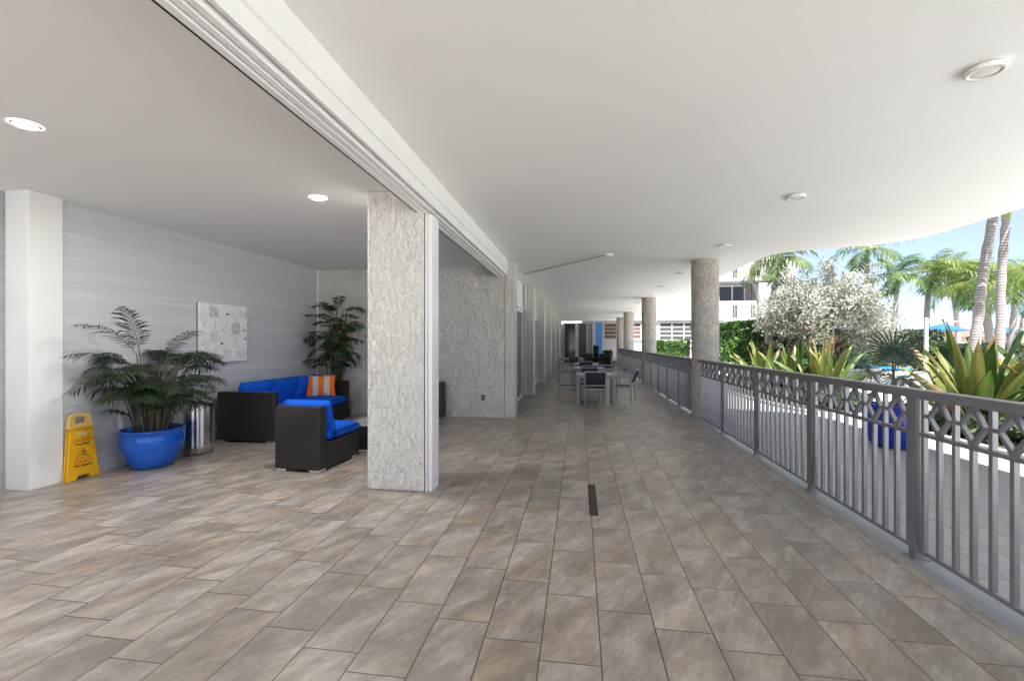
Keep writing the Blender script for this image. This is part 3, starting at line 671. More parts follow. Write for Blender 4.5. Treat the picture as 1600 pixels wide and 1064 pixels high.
# ================================================================= PLANTS
def rnd(a, b): return random.uniform(a, b)
def leaflet(b, p, d, up, ln, w, tint, droop=0.2, seg=2):
    d = d.normalized(); side = d.cross(up)
    if side.length < 1e-4: side = d.cross(Vector((1,0,0)))
    side.normalize()
    pts = [p, p + d*ln*0.4 + Vector((0,0,-droop*ln*0.12)), p + d*ln*0.75 + Vector((0,0,-droop*ln*0.5)), p + d*ln + Vector((0,0,-droop*ln))]
    ws = [w*0.35, w, w*0.7, 0.0]
    vs = [pts[0]-side*ws[0]/2, pts[0]+side*ws[0]/2, pts[1]+side*ws[1]/2, pts[1]-side*ws[1]/2, pts[2]+side*ws[2]/2, pts[2]-side*ws[2]/2, pts[3]]
    b.add(vs, [(0,1,2,3),(3,2,4,5),(5,4,6)], tint)
def frond(lb, sb, base, az, ln, el0, curve, nl, lf, lw, rr=0.006, start=0.15, droop=0.3, vee=0.35, tint=None, fwd=0.55):
    """arching rachis; el0 starting elevation, curve total bend downwards; leaflets both sides"""
    tint = rnd(0.15, 0.85) if tint is None else tint
    p = Vector(base); pts = [p.copy()]; dirs = []; n = 14; twist = rnd(-0.25, 0.25)
    for i in range(n):
        el = el0 - curve * ((i+0.5)/n)**1.3; a = az + twist * i/n
        d = Vector((math.cos(el)*math.cos(a), math.cos(el)*math.sin(a), math.sin(el))); dirs.append(d)
        p = p + d*ln/n; pts.append(p.copy())
    dirs.append(dirs[-1])
    sb.tube(pts, [rr*(1-0.8*i/n) for i in range(n+1)], 5, 0.4, False)
    for k in range(nl):
        t_ = start + (1-start)*k/(nl-1); f = t_*n; i = min(int(f), n-1); q = pts[i].lerp(pts[i+1], f-i); d = dirs[i]
        side = d.cross(Vector((0,0,1)))
        if side.length < 1e-3: side = Vector((1,0,0))
        side.normalize(); up = side.cross(d).normalized()
        s = math.sin(PI*min(1, max(0.0, (t_-start)/(1-start)*0.86+0.12)))**0.6
        for sg in (-1, 1):
            dd = (side*sg + d*(fwd + 0.5*t_*t_) + up*vee*rnd(0.6,1.3)).normalized()
            dd = (dd + Vector((rnd(-.09,.09), rnd(-.09,.09), rnd(-.09,.09)))).normalized()
            leaflet(lb, q, dd, up, lf*s*rnd(0.85,1.1), lw, min(1, max(0, tint+rnd(-.12,.12))), droop*rnd(0.6,1.4))

# 1: wide feathery palm in a blue bowl
def bowl_pot(t, prof, m, soil_r, soil_z):
    b = MB(); b.lathe(prof, 56); b.build('pot', m, t)
    b = MB(); b.lathe([(soil_r, soil_z-0.01), (soil_r*0.6, soil_z+0.015), (0.0, soil_z+0.02)], 32); b.build('soil', M['soil'], t)
t = thing('potted_palm', 'wide feathery palm in a round cobalt blue bowl by the yellow sign', 'potted plant', (-4.67, 4.40, 0))
bowl_pot(t, [(0.000,0.004),(0.162,0.004),(0.184,0.012),(0.225,0.09),(0.270,0.19),(0.293,0.28),(0.290,0.345),(0.279,0.385),(0.297,0.40),(0.304,0.412),(0.301,0.424),(0.279,0.425),(0.267,0.41),(0.266,0.36)], M['potblue'], 0.27, 0.365)
lb = MB(); sb = MB()
random.seed(5)
spec = []
for k in range(46):
    az = k*2.399 + rnd(-.3,.3); hgt = rnd(0.34, 0.82)
    spec.append((az, hgt, rnd(0.46, 0.68), rnd(0.65,1.2), rnd(1.2,2.0)))
for k in range(20):
    spec.append((R(rnd(-110, 95)), rnd(0.14, 0.42), rnd(0.38,0.6), rnd(0.7,1.25), rnd(0.9,1.5)))
for az, hgt, ln, el, cv in spec:      # fronds on the wall side stay short
    c = math.cos(az)
    if c < -0.2: ln *= 0.5; el = max(el, 0.95)
    if el > 1.0 and c > -0.2: ln *= 0.75; cv = max(cv, 1.7)
    q = rnd(.2,1); bx, by = 0.15*math.cos(az)*q, 0.15*math.sin(az)*q
    tx, ty = bx + 0.20*c*hgt, by + 0.24*math.sin(az)*hgt
    if c < 0: tx = max(tx, -0.18)
    sb.tube([(bx,by,0.36),((bx+tx)/2,(by+ty)/2,0.36+hgt*0.55),(tx,ty,0.36+hgt)], [0.008,0.007,0.005], 6, 0.5, False)
    frond(lb, sb, (tx,ty,0.36+hgt), az, ln, el, cv, 22, 0.21, 0.0125, 0.004, 0.14, 0.45, 0.12, rnd(0.1,0.7), 0.5)
for az, ln, el, cv, hgt in [(R(-95),0.80,0.95,1.1,0.88),(R(-108),0.75,0.70,1.0,0.72),(R(-70),0.6,1.3,0.5,0.92),(R(-75),0.85,0.6,1.3,0.62),(R(70),0.75,0.75,1.3,0.72),(R(95),0.7,0.55,1.2,0.62),(R(-100),0.75,0.45,1.1,0.55),(R(60),0.72,0.45,1.2,0.55),(R(85),0.6,1.1,1.0,0.85)]:
    ln *= 0.84
    bx, by = 0.05*math.cos(az), 0.12*math.sin(az)
    frond(lb, sb, (bx,by*1.5,0.36+hgt), az, ln, el, cv, 24, 0.23, 0.012, 0.004, 0.12, 0.4, 0.15, rnd(0.2,0.7))
    sb.tube([(bx*.5,by*.5,0.36),(bx,by*1.5,0.36+hgt)], [0.010,0.006], 6, 0.5, False)
lb.build('foliage', M['parlor'], t); sb.build('stems', M['cane'], t)

# 2: tall bamboo palm behind the sofa
t = thing('tall_potted_palm', 'tall dark green palm standing in the corner behind the striped pillow', 'potted plant', (-4.50, 7.90, 0))
bowl_pot(t, [(0.0,0.004),(0.15,0.004),(0.17,0.02),(0.20,0.2),(0.215,0.36),(0.225,0.38),(0.20,0.385),(0.195,0.34)], M['potdeep'], 0.195, 0.34)
lb = MB(); sb = MB(); random.seed(23)
for k in range(15):
    az = k*2.4 + rnd(-.3,.3); H_ = rnd(0.9, 1.65); lean_ = rnd(0.05, 0.24)
    bx, by = rnd(-.09,.09), rnd(-.08,.06)
    tx, ty = bx + lean_*math.cos(az), min(0.2, by + lean_*math.sin(az)*0.7)
    sb.tube([(bx,by,0.34),((bx+tx)/2,(by+ty)/2,0.34+H_*0.5),(tx,ty,0.34+H_)], [0.012,0.010,0.007], 6, 0.5, False)
    nf = 4
    for j in range(nf):
        z = 0.34 + H_*(1 - 0.16*j); f = (z-0.34)/H_
        p = (bx+(tx-bx)*f, by+(ty-by)*f, z); a2 = az + j*2.3 + rnd(-.4,.4)
        ln = rnd(0.36,0.52)
        if math.sin(a2) > 0.3: ln *= 0.55
        frond(lb, sb, p, a2, ln, rnd(0.55,1.15), rnd(1.2,2.0), 13, 0.17, 0.024, 0.004, 0.22, 0.45, 0.1, rnd(0.1,0.7), 0.6)
for az, ln, z, el, cv in [(R(-45),0.5,1.95,1.2,1.5),(R(200),0.55,1.75,0.7,1.2),(R(185),0.5,1.5,0.5,1.0),(R(-20),0.5,1.80,0.55,1.2),(R(-10),0.5,1.4,0.4,1.0)]:
    frond(lb, sb, (0.1*math.cos(az),0.1*math.sin(az),z), az, ln, el, cv, 15, 0.18, 0.024, 0.004, 0.2, 0.4, 0.1, None, 0.6)
    sb.tube([(0,0,0.34),(0.1*math.cos(az),0.1*math.sin(az),z)], [0.012,0.007], 6, 0.5, False)
lb.build('foliage', M['bamboo'], t); sb.build('stems', M['cane'], t)

# 3: fan palm in a deep blue pot beyond the railing
def fan_leaf(b, base, tip_dir, up, R_, n, spread, tint):
    d0 = tip_dir.normalized(); s0 = d0.cross(up).normalized(); u0 = s0.cross(d0).normalized()
    for k in range(n):
        a = -spread/2 + spread*k/(n-1); d = (d0*math.cos(a) + s0*math.sin(a) + u0*0.12*abs(math.sin(a))).normalized()
        leaflet(b, base + d*0.01, d, u0, R_*(0.85+0.15*math.cos(a))*rnd(.93,1.05), R_*0.052, min(1,max(0,tint+rnd(-.1,.1))), 0.10)
t = thing('fan_palm', 'young fan palm in a deep blue pot just beyond the railing', 'potted plant', (4.12, 6.72, -0.012))
bowl_pot(t, [(0.0,0.004),(0.20,0.004),(0.235,0.02),(0.265,0.08),(0.285,0.2),(0.292,0.38),(0.293,0.52),(0.300,0.545),(0.30,0.565),(0.275,0.567),(0.268,0.54),(0.266,0.48)], M['potdeep'], 0.268, 0.49)
lb = MB(); sb = MB(); random.seed(3)
for dx, dy, z, R_, tx, ty, tz in [(-0.05,-0.10,1.26,0.40,-0.25,-0.35,1.0),(0.28,-0.02,1.08,0.34,0.55,-0.25,0.75),(0.48,-0.05,0.93,0.42,0.9,-0.2,0.30),(-0.28,-0.05,0.98,0.32,-0.6,-0.3,-0.25),(0.15,0.25,1.20,0.38,0.2,0.6,0.8),
                                (-0.22,0.2,1.05,0.36,-0.7,0.4,0.4),(0.05,-0.28,0.85,0.36,0.1,-0.9,0.05),(0.02,-0.02,1.12,0.30,0.25,-0.5,0.6),(0.3,0.25,0.9,0.34,0.7,0.6,0.2),(-0.08,-0.2,0.92,0.3,-0.3,-0.7,-0.5)]:
    p = Vector((dx,dy,z)); sb.tube([(dx*0.1,dy*0.1,0.49),(dx*0.45,dy*0.45,0.49+(z-0.49)*0.6),tuple(p)], [0.010,0.008,0.006], 6, 0.4, False)
    fan_leaf(lb, p, Vector((tx,ty,tz)), Vector((-ty*0.2,tx*0.2,1)), R_, 24, R(265), rnd(0.2,0.8))
lb.build('foliage', M['fan'], t); sb.build('leaf_stalk', M['cane'], t)

# 4: giant strap leaved plants
def strap_plant(x, y, z0, n, H_, w, lab, seed, tl=(0.1,0.95)):
    random.seed(seed); b = MB()
    t = thing('strap_leaf_plant', lab, 'plant', (x, y, z0), 0, 'giant strap leaved plants beyond the railing')
    for k in range(n):
        f = k / n; az = k*2.399 + rnd(-.25,.25); ln = H_*rnd(0.82,1.08)*(1.0-0.18*f); el = R(89) - f*R(44) + rnd(-.07,.07); cv = R(18)+f*R(55)*rnd(.6,1.3)
        dead = f > 0.6 and random.random() < 0.22; tipd = random.random() < 0.4; tint = rnd(*tl); p = Vector((0.05*math.cos(az),0.05*math.sin(az),0)); ns_ = 12; rows = []; tw = rnd(-.5,.5)
        ww = w*rnd(0.8,1.15)
        for i in range(ns_+1):
            s = i/ns_; e = el - cv*s**1.8; a = az + tw*s*0.4
            d = Vector((math.cos(e)*math.cos(a), math.cos(e)*math.sin(a), math.sin(e)))
            sd = Vector((-math.sin(a), math.cos(a), 0)); up = sd.cross(d); 
            rot = Matrix.Rotation(tw*s*1.4, 3, d); sd = rot @ sd; up = rot @ up
            wd_ = ww*(0.42+0.58*math.sin(PI*min(1, s*0.92+0.08))**0.8)*(1 if s < 0.62 else max(0.0, 1-((s-0.62)/0.38)**1.9))
            fold = 0.42*wd_*(1-s*0.5); wav = 0.035*math.sin(10*s+az*3)*s
            rows.append((p - sd*wd_/2 + up*(fold*-1)*-1 + up*wav, p - sd*wd_*0.24 + up*fold*0.3, p.copy(), p + sd*wd_*0.24 + up*fold*0.3, p + sd*wd_/2 + up*fold - up*wav))
            p = p + d*ln/ns_
        vs = [q for r_ in rows for q in r_]; fs = []; tn = []
        for i in range(ns_):
            for j in range(4): a_ = i*5+j; fs.append((a_, a_+1, a_+6, a_+5)); tn.append(min(1, max(0, tint + (0.16 if j in (1,2) else -0.06) + 0.12*math.sin(7*i/ns_+az) + rnd(-.05,.05))) if not (dead or (tipd and i > 9)) else 1.2)
        b.add(vs, fs, tn, True)
    b.build('leaves', M['crinum'], t)
    c = MB(); c.lathe([(0.09,-0.05),(0.085,0.1),(0.06,0.22),(0.0,0.26)], 14); c.build('stem_base', M['shaft'], t)
strap_plant(5.72, 7.55, 0.0, 30, 1.80, 0.20, 'largest strap leaved plant, right behind the railing beside the fan palm', 4)
strap_plant(6.75, 7.35, 0.0, 26, 1.75, 0.21, 'strap leaved plant cut by the right edge of the photo', 8)
strap_plant(4.95, 13.2, 0.0, 24, 1.50, 0.20, 'strap leaved plant right beside the drain pipe, leftmost of the row', 12)
strap_plant(5.15, 11.9, 0.0, 24, 1.50, 0.20, 'dark leaved strap plant in the middle of the row past the nearest column', 16, (0.0,0.6))
strap_plant(5.45, 11.2, 0.0, 24, 1.58, 0.20, 'olive strap plant with tall upright leaves, right end of the row', 21, (0.3,1.0))

# leafy masses ------------------------------------------------------
def leaf_quad(b, p, s, tint):
    d = Vector((rnd(-1,1), rnd(-1,1), rnd(-.6,1))).normalized(); u = d.cross(Vector((rnd(-1,1),rnd(-1,1),rnd(-1,1)))).normalized(); w = d.cross(u)
    l = s*rnd(.8,1.25); h = s*0.42
    b.add([p - u*l*0.5, p + w*h*0.5 - u*l*0.05 + d*h*0.15, p + u*l*0.5, p - w*h*0.5 - u*l*0.05 + d*h*0.15], [(0,1,2,3)], tint)
def hedge(name, lab, cat, path, wid, z0, z1, n, s, m, seed, group=None, core=True):
    """leaves through a box volume along a path of (x, y)"""
    random.seed(seed); t = thing(name, lab, cat, (path[0][0], path[0][1], z0), 0, group); o = Vector((path[0][0], path[0][1], z0))
    b = MB(); segs = list(zip(path, path[1:])); tot = sum((Vector(q)-Vector(p)).length for p, q in segs)
    for i in range(n):
        r = rnd(0, tot)
        for p, q in segs:
            l = (Vector(q)-Vector(p)).length
            if r <= l: break
            r -= l
        P = Vector(p).lerp(Vector(q), min(1,r/l)); dr = (Vector(q)-Vector(p)).normalized(); nr = Vector((-dr.y, dr.x))
        k = random.random(); off = rnd(-1,1); h = random.random()
        if k < 0.35: h = 1 - 0.12*random.random()
        elif k < 0.75: off = random.choice((-1,1))*(1-0.12*random.random())
        bulge = 0.10*mnoise.noise(Vector((P.x*1.1, P.y*1.1, h*2+seed)))
        x, y = P + nr*off*wid/2*(1+bulge*1.5); z = z0 + (z1-z0)*h*(1+bulge)
        leaf_quad(b, Vector((x,y,z))-o, s*rnd(.7,1.3), min(1,max(0, 0.5+0.9*mnoise.noise(Vector((x*1.7,y*1.7,z*2.2)))+rnd(-.25,.25))))
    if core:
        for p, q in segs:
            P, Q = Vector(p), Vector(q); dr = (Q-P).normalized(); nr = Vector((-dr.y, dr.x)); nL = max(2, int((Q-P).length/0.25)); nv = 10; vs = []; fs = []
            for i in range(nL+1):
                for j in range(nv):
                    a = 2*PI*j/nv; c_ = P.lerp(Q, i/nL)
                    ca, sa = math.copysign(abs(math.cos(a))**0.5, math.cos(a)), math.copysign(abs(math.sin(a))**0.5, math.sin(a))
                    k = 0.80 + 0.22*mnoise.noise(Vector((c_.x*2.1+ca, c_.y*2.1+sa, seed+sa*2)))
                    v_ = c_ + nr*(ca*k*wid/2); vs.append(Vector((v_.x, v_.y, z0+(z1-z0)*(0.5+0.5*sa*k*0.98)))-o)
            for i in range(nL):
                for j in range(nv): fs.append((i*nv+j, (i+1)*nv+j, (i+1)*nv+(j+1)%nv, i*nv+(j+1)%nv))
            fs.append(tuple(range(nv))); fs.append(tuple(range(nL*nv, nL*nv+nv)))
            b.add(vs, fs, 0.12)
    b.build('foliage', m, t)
    c = MB()
    for i in range(int(tot*5)):
        r = rnd(0, tot)
        for p, q in segs:
            l = (Vector(q)-Vector(p)).length
            if r <= l: break
            r -= l
        P = Vector(p).lerp(Vector(q), min(1,r/l)); x, y = P.x+rnd(-.3,.3)*wid, P.y+rnd(-.3,.3)*wid
        c.tube([Vector((x,y,z0-0.05))-o, Vector((x+rnd(-.15,.15),y+rnd(-.15,.15),z0+(z1-z0)*0.8))-o], [0.02,0.008], 5, 0.5, False)
    c.build('stems', M['bark'], t)
hedge('tall_hedge', 'tall bright green glossy hedge in front of the balconied building', 'hedge', [(6.2,26.2),(9.2,26.0),(12.5,25.2)], 1.4, -0.03, 2.55, 9000, 0.20, M['hedge'], 31)
hedge('window_hedge', 'clipped yellow green hedge under the louvred window, left of the nearest column', 'hedge', [(3.75,27.0),(5.0,26.9),(6.1,26.8)], 1.1, -0.03, 1.52, 3200, 0.17, M['hedge'], 33)
hedge('low_hedge', 'low bright green hedge in the curved planter under the silver tree', 'hedge', [(7.6,20.3),(9.6,20.2),(11.3,20.6)], 1.1, 0.3, 0.68, 3600, 0.12, M['lowhedge'], 35)
hedge('bed_groundcover', 'dark green low planting along the deck edge under the strap plants', 'plants', [(4.6,15.0),(4.65,13.0),(4.9,11.0),(5.6,9.95)], 0.7, -0.02, 0.34, 1700, 0.13, M['darkbush'], 37)
hedge('bed_groundcover', 'dark green low planting around the largest strap leaved plant', 'plants', [(5.55,7.9),(5.9,6.9),(6.2,6.0)], 0.9, -0.02, 0.36, 1300, 0.12, M['darkbush'], 39)
hedge('croton_shrub', 'yellow and orange leaved shrub at the right edge behind the railing', 'shrub', [(6.3,6.6),(6.7,6.1)], 0.6, -0.02, 0.66, 420, 0.17, M['yellowleaf'], 41)
hedge('dark_bush', 'dark bush row behind the silver tree, left of the white post', 'bush', [(12.5,24.6),(15.0,25.5),(17.5,25.4)], 1.6, -0.03, 2.0, 5200, 0.19, M['darkbush'], 43)
hedge('dark_bush', 'dark shrub mass under the silver tree crown', 'bush', [(8.8,23.3),(12.2,23.2)], 1.1, -0.03, 1.25, 2600, 0.19, M['darkbush'], 45)
hedge('dark_bush', 'grey green bush right of the white post behind the strap leaved plant', 'bush', [(16.6,23.6),(19.5,23.0)], 1.3, -0.03, 1.35, 2800, 0.17, M['darkbush'], 47)
hedge('yellow_shrub', 'small yellow leaved shrub between the fan palm and the largest strap plant', 'shrub', [(9.0,11.6),(9.6,11.5)], 0.6, -0.03, 0.95, 420, 0.18, M['yellowleaf'], 49)
# planting beds (mulch) and curbs
b = MB(); b.add([(4.32,15.6,0.02),(4.18,13.1,0.02),(4.28,11.1,0.02),(4.5,9.75,0.02),(5.0,9.42,0.02),(5.9,9.6,0.02),(6.2,11.2,0.02),(5.8,15.6,0.02)], [tuple(range(7,-1,-1))]); tag(b.build('soil_bed', M['mulch']), kind='structure')
b = MB(); b.add([(5.25,8.6,0.02),(5.2,7.2,0.02),(5.35,4.0,0.02),(8.5,4.0,0.02),(8.5,8.6,0.02)], [tuple(range(5))]); tag(b.build('soil_bed', M['mulch']), kind='structure')
def curb(path, lab, w=0.09, h=0.05):
    b = MB()
    for p, q in zip(path, path[1:]):
        d = (Vector(q)-Vector(p)).normalized(); n_ = Vector((-d.y,d.x))*w/2; P, Q = Vector(p), Vector(q)
        b.add([(*(P-n_),-0.03),(*(Q-n_),-0.03),(*(Q+n_),-0.03),(*(P+n_),-0.03),(*(P-n_),h),(*(Q-n_),h),(*(Q+n_),h),(*(P+n_),h)],
              [(0,3,2,1),(4,5,6,7),(0,1,5,4),(1,2,6,5),(2,3,7,6),(3,0,4,7)])
    tag(b.build('garden_curb', M['concrete']), lab, 'curb', 'pale curbs of the planting beds')
curb([tuple(p) for p in smooth_path([(4.2,15.6),(4.08,13.1),(4.18,11.1),(4.42,9.68),(5.0,9.32),(5.95,9.5)], 5)], 'pale curved curb of the bed past the nearest column')
curb([tuple(p) for p in smooth_path([(5.2,8.65),(5.13,7.2),(5.27,4.0)], 5)], 'pale curb of the bed beside the blue pot')

# planter wall with ribbed face
t = thing('curved_planter', 'low pale curved planter wall with a ribbed face under the silver tree', 'planter', (0,0,0))
pp = [tuple(p) for p in smooth_path([(6.6,20.6),(7.2,19.4),(8.6,18.9),(10.4,19.2),(11.7,20.0),(12.2,21.3)], 8)]
b = MB(); cp = MB(); rb = MB()
for p, q in zip(pp, pp[1:]):
    P, Q = Vector(p), Vector(q); d = (Q-P).normalized(); n_ = Vector((-d.y,d.x))*0.10
    def slab(mb, z0, z1, k):
        mb.add([(*(P-n_*k),z0),(*(Q-n_*k),z0),(*(Q+n_*k),z0),(*(P+n_*k),z0),(*(P-n_*k),z1),(*(Q-n_*k),z1),(*(Q+n_*k),z1),(*(P+n_*k),z1)],
              [(0,3,2,1),(4,5,6,7),(0,1,5,4),(1,2,6,5),(2,3,7,6),(3,0,4,7)])
    slab(b, -0.03, 0.30, 1.0); slab(cp, 0.302, 0.36, 1.35)
    l = (Q-P).length; m_ = max(1, int(l/0.09))
    for k in range(m_):
        c_ = P + d*l*(k+0.5)/m_ - n_*1.12; e = d*0.025; f = n_*0.14
        rb.add([(*(c_-e-f),0),(*(c_+e-f),0),(*(c_+e+f),0),(*(c_-e+f),0),(*(c_-e-f),0.295),(*(c_+e-f),0.295),(*(c_+e+f),0.295),(*(c_-e+f),0.295)], [(0,3,2,1),(4,5,6,7),(0,1,5,4),(1,2,6,5),(2,3,7,6),(3,0,4,7)])
b.build('wall', M['tan'], t); cp.build('coping', M['concrete'], t); rb.build('ribs', M['concrete'], t)
b = MB(); b.add([(*p, 0.26) for p in pp] + [(12.0,23.6,0.26),(7.0,23.4,0.26)], [tuple(range(len(pp)+2))]); b.build('soil', M['mulch'], t)

# silver tree
random.seed(77)
t = thing('silver_tree', 'broad silvery leaved tree with brown trunk in the curved planter', 'tree', (10.55, 21.9, 0.26))
tb = MB(); lb = MB(); tips = []
def branch(p, d, ln, r, depth):
    pts = [p]; q = p.copy(); dd = d.copy()
    for i in range(4):
        dd = (dd + Vector((rnd(-.22,.22), rnd(-.22,.22), rnd(-.08,.16)))).normalized(); q = q + dd*ln/4; pts.append(q.copy())
    tb.tube(pts, [r*(1-0.12*i) for i in range(5)], 7 if depth < 2 else 5, 0.5, False)
    if depth >= 4: tips.append((q, dd)); return
    if depth >= 2: tips.append((pts[3], dd))
    for k in range(3 if depth < 3 else 2):
        a = 2*PI*(k+rnd(-.2,.2))/3; s = dd.cross(Vector((0,0,1)) if abs(dd.z) < .9 else Vector((1,0,0))).normalized(); u = s.cross(dd)
        nd = (dd*0.75 + (s*math.cos(a)+u*math.sin(a))*rnd(.55,.95) + Vector((0,0,0.08))).normalized()
        branch(q, nd, ln*rnd(.66,.86), r*0.58, depth+1)
for k in range(5):
    a = 2*PI*k/5+0.4; branch(Vector((0.13*math.cos(a),0.13*math.sin(a),-0.05)), Vector((0.38*math.cos(a),0.38*math.sin(a),1)).normalized(), 1.25, 0.11, 0)
cands = [(p, d) for p, d in tips]
xs = [p.x for p,_ in cands]; 
for p, d in cands:
    cl = 0.5 + 0.5*mnoise.noise(p*0.9)
    # keep the crown inside a broad uneven dome
    e = Vector((p.x/2.4, p.y/2.4, (p.z-2.45)/2.3)).length
    if e > 1.12: continue
    for k in range(60):
        o_ = Vector((random.gauss(0,.22), random.gauss(0,.22), random.gauss(0,.19)))
        leaf_quad(lb, p + o_, rnd(.09,.16), min(1, max(0, cl*0.6 + 0.2 + rnd(-.25,.3))))
for k in range(290):        # filling sprays through the crown's volume
    u = Vector((random.gauss(0,1),random.gauss(0,1),random.gauss(0,1))).normalized()*(random.random()**0.33)
    wob = 1 + 0.42*mnoise.noise(u*2.0+Vector((5,1,2)))
    c = Vector((u.x*2.2*wob, u.y*2.2*wob, 2.38+u.z*2.2*wob)); cl = 0.5+0.7*mnoise.noise(c*0.8)
    dv = Vector((u.x,u.y,u.z*0.6+0.25)).normalized()
    for j in range(50):
        s = random.random(); leaf_quad(lb, c + dv*0.55*(s-.3) + Vector((random.gauss(0,.12),random.gauss(0,.12),random.gauss(0,.10))), rnd(.09,.16), min(1,max(0,cl+rnd(-.25,.25))))
tb.build('trunk', M['bark'], t); lb.build('crown', M['silver'], t)

# palms
def palm(pts, r0, nf, fl, lab, seed, lf=0.5, shaft=0.7, nl=26, tl=(0.1,0.9), skirt=0.3, rtop=None, span=100):
    random.seed(seed); base = Vector(pts[0]); t = thing('palm_tree', lab, 'palm', tuple(base), 0, 'palm trees by the pool')
    P = [tuple(p) for p in smooth_path([Vector(p)-base for p in pts], 8)]
    n = len(P); rt = rtop or r0*0.62
    tb = MB(); tb.tube(P, [r0*(1.25 if i == 0 else 1) + (rt-r0)*i/(n-1) + 0.012*math.sin(i*2.1) for i in range(n)], 16, 0.5, True); tb.build('trunk', M['palmbark'], t)
    top = Vector(P[-1]); d = (top - Vector(P[-3])).normalized()
    sb = MB(); sb.tube([top, top+d*shaft*0.4, top+d*shaft], [rt*1.15, rt*1.0, rt*0.45], 12, 0.5, True); sb.build('crownshaft', M['shaft'], t)
    lb = MB(); st = MB(); c = top + d*shaft*0.9
    for k in range(nf):
        f = k/nf; az = k*2.399+rnd(-.3,.3); el = R(82) - f*R(span)*(1+skirt*0.3) ; ln = fl*rnd(.85,1.1)*(0.75 if f < .12 else 1)
        frond(lb, st, c - d*0.02*k/nf, az, ln, el, R(45)+R(45)*random.random(), nl, lf*fl, 0.028+0.012*fl, 0.02, 0.14, rnd(.45,.9), 0.12, rnd(*tl)*(1 if f < .8 else .7), 0.5)
    lb.build('fronds', M['coco'], t); st.build('frond_stalks', M['shaft'], t)
palm([(9.0,23.6,-0.03),(9.15,23.6,3.0),(9.55,23.65,4.9)], 0.17, 13, 1.75, 'leaning palm left of the silver tree before the balconied building', 101, 0.42)
palm([(10.75,29.9,-0.03),(10.95,29.9,3.6),(10.5,29.85,5.3)], 0.14, 7, 1.1, 'slim palm with a sparse crown right in front of the hotel balcony', 103, 0.35, 0.4, 18)
palm([(18.7,33.1,-0.2),(18.7,33.1,4),(18.78,33.1,6.9)], 0.2, 14, 2.6, 'tall palm rising above the right half of the silver tree', 105, 0.34)
palm([(19.1,31.1,-0.2),(19.2,31.1,3.2),(19.35,31.15,4.9)], 0.17, 13, 2.0, 'palm just right of the silver tree with a straight dark trunk', 107, 0.36, 0.7, 26, (0.0,0.6))
palm([(21.2,31.4,-0.2),(21.15,31.4,3.6),(21.45,31.45,5.2)], 0.17, 14, 2.1, 'palm standing right above the white post, yellow green fronds', 109, 0.36, 0.6, 26, (0.3,1.0))
palm([(23.4,29.7,-0.2),(22.9,29.7,3.3),(22.1,29.55,4.7)], 0.19, 17, 2.3, 'dense bright green palm immediately left of the two thick trunks', 111, 0.4, 0.5, 28, (0.3,1.0))
palm([(21.5,27.4,-0.2),(21.35,27.4,2.6),(21.2,27.4,4.1)], 0.17, 15, 1.8, 'bushy palm between and behind the two thick trunks', 113, 0.42, 0.5, 26, (0.2,0.9))
palm([(11.05,14.8,-0.05),(11.25,14.8,1.9),(11.42,14.82,3.4),(11.75,14.86,5.3),(12.05,14.9,7.0)], 0.13, 13, 1.9, 'thick pale ringed palm trunk leaning right, left one of the near pair', 115, 0.4, 0.8, 26, (0.1,0.8), 0.3, 0.10, 75)
palm([(10.9,13.75,-0.05),(10.97,13.75,1.2),(11.02,13.76,3.1),(11.14,13.78,4.62)], 0.108, 12, 1.7, 'darker ringed palm trunk, right one of the near pair', 117, 0.4, 1.1, 26, (0.1,0.8), 0.0, 0.085, 48)
palm([(16.8,20.7,-0.2),(16.95,20.7,1.8),(17.1,20.73,3.3)], 0.13, 15, 1.6, 'short bright palm just right of the near pair of trunks', 119, 0.42, 0.6, 24, (0.3,1.0))
palm([(21.0,25.3,-0.2),(21.2,25.35,2.2),(21.6,25.4,3.6)], 0.15, 12, 1.8, 'palm at the right edge of the photo behind the strap leaved plant', 121, 0.4, 0.6, 22)
palm([(29.5,40.5,-0.2),(29.3,40.5,4.0),(28.8,40.4,6.4)], 0.2, 13, 2.6, 'distant palm seen between the post palm and the dense bright palm', 123, 0.36, 0.7, 22)

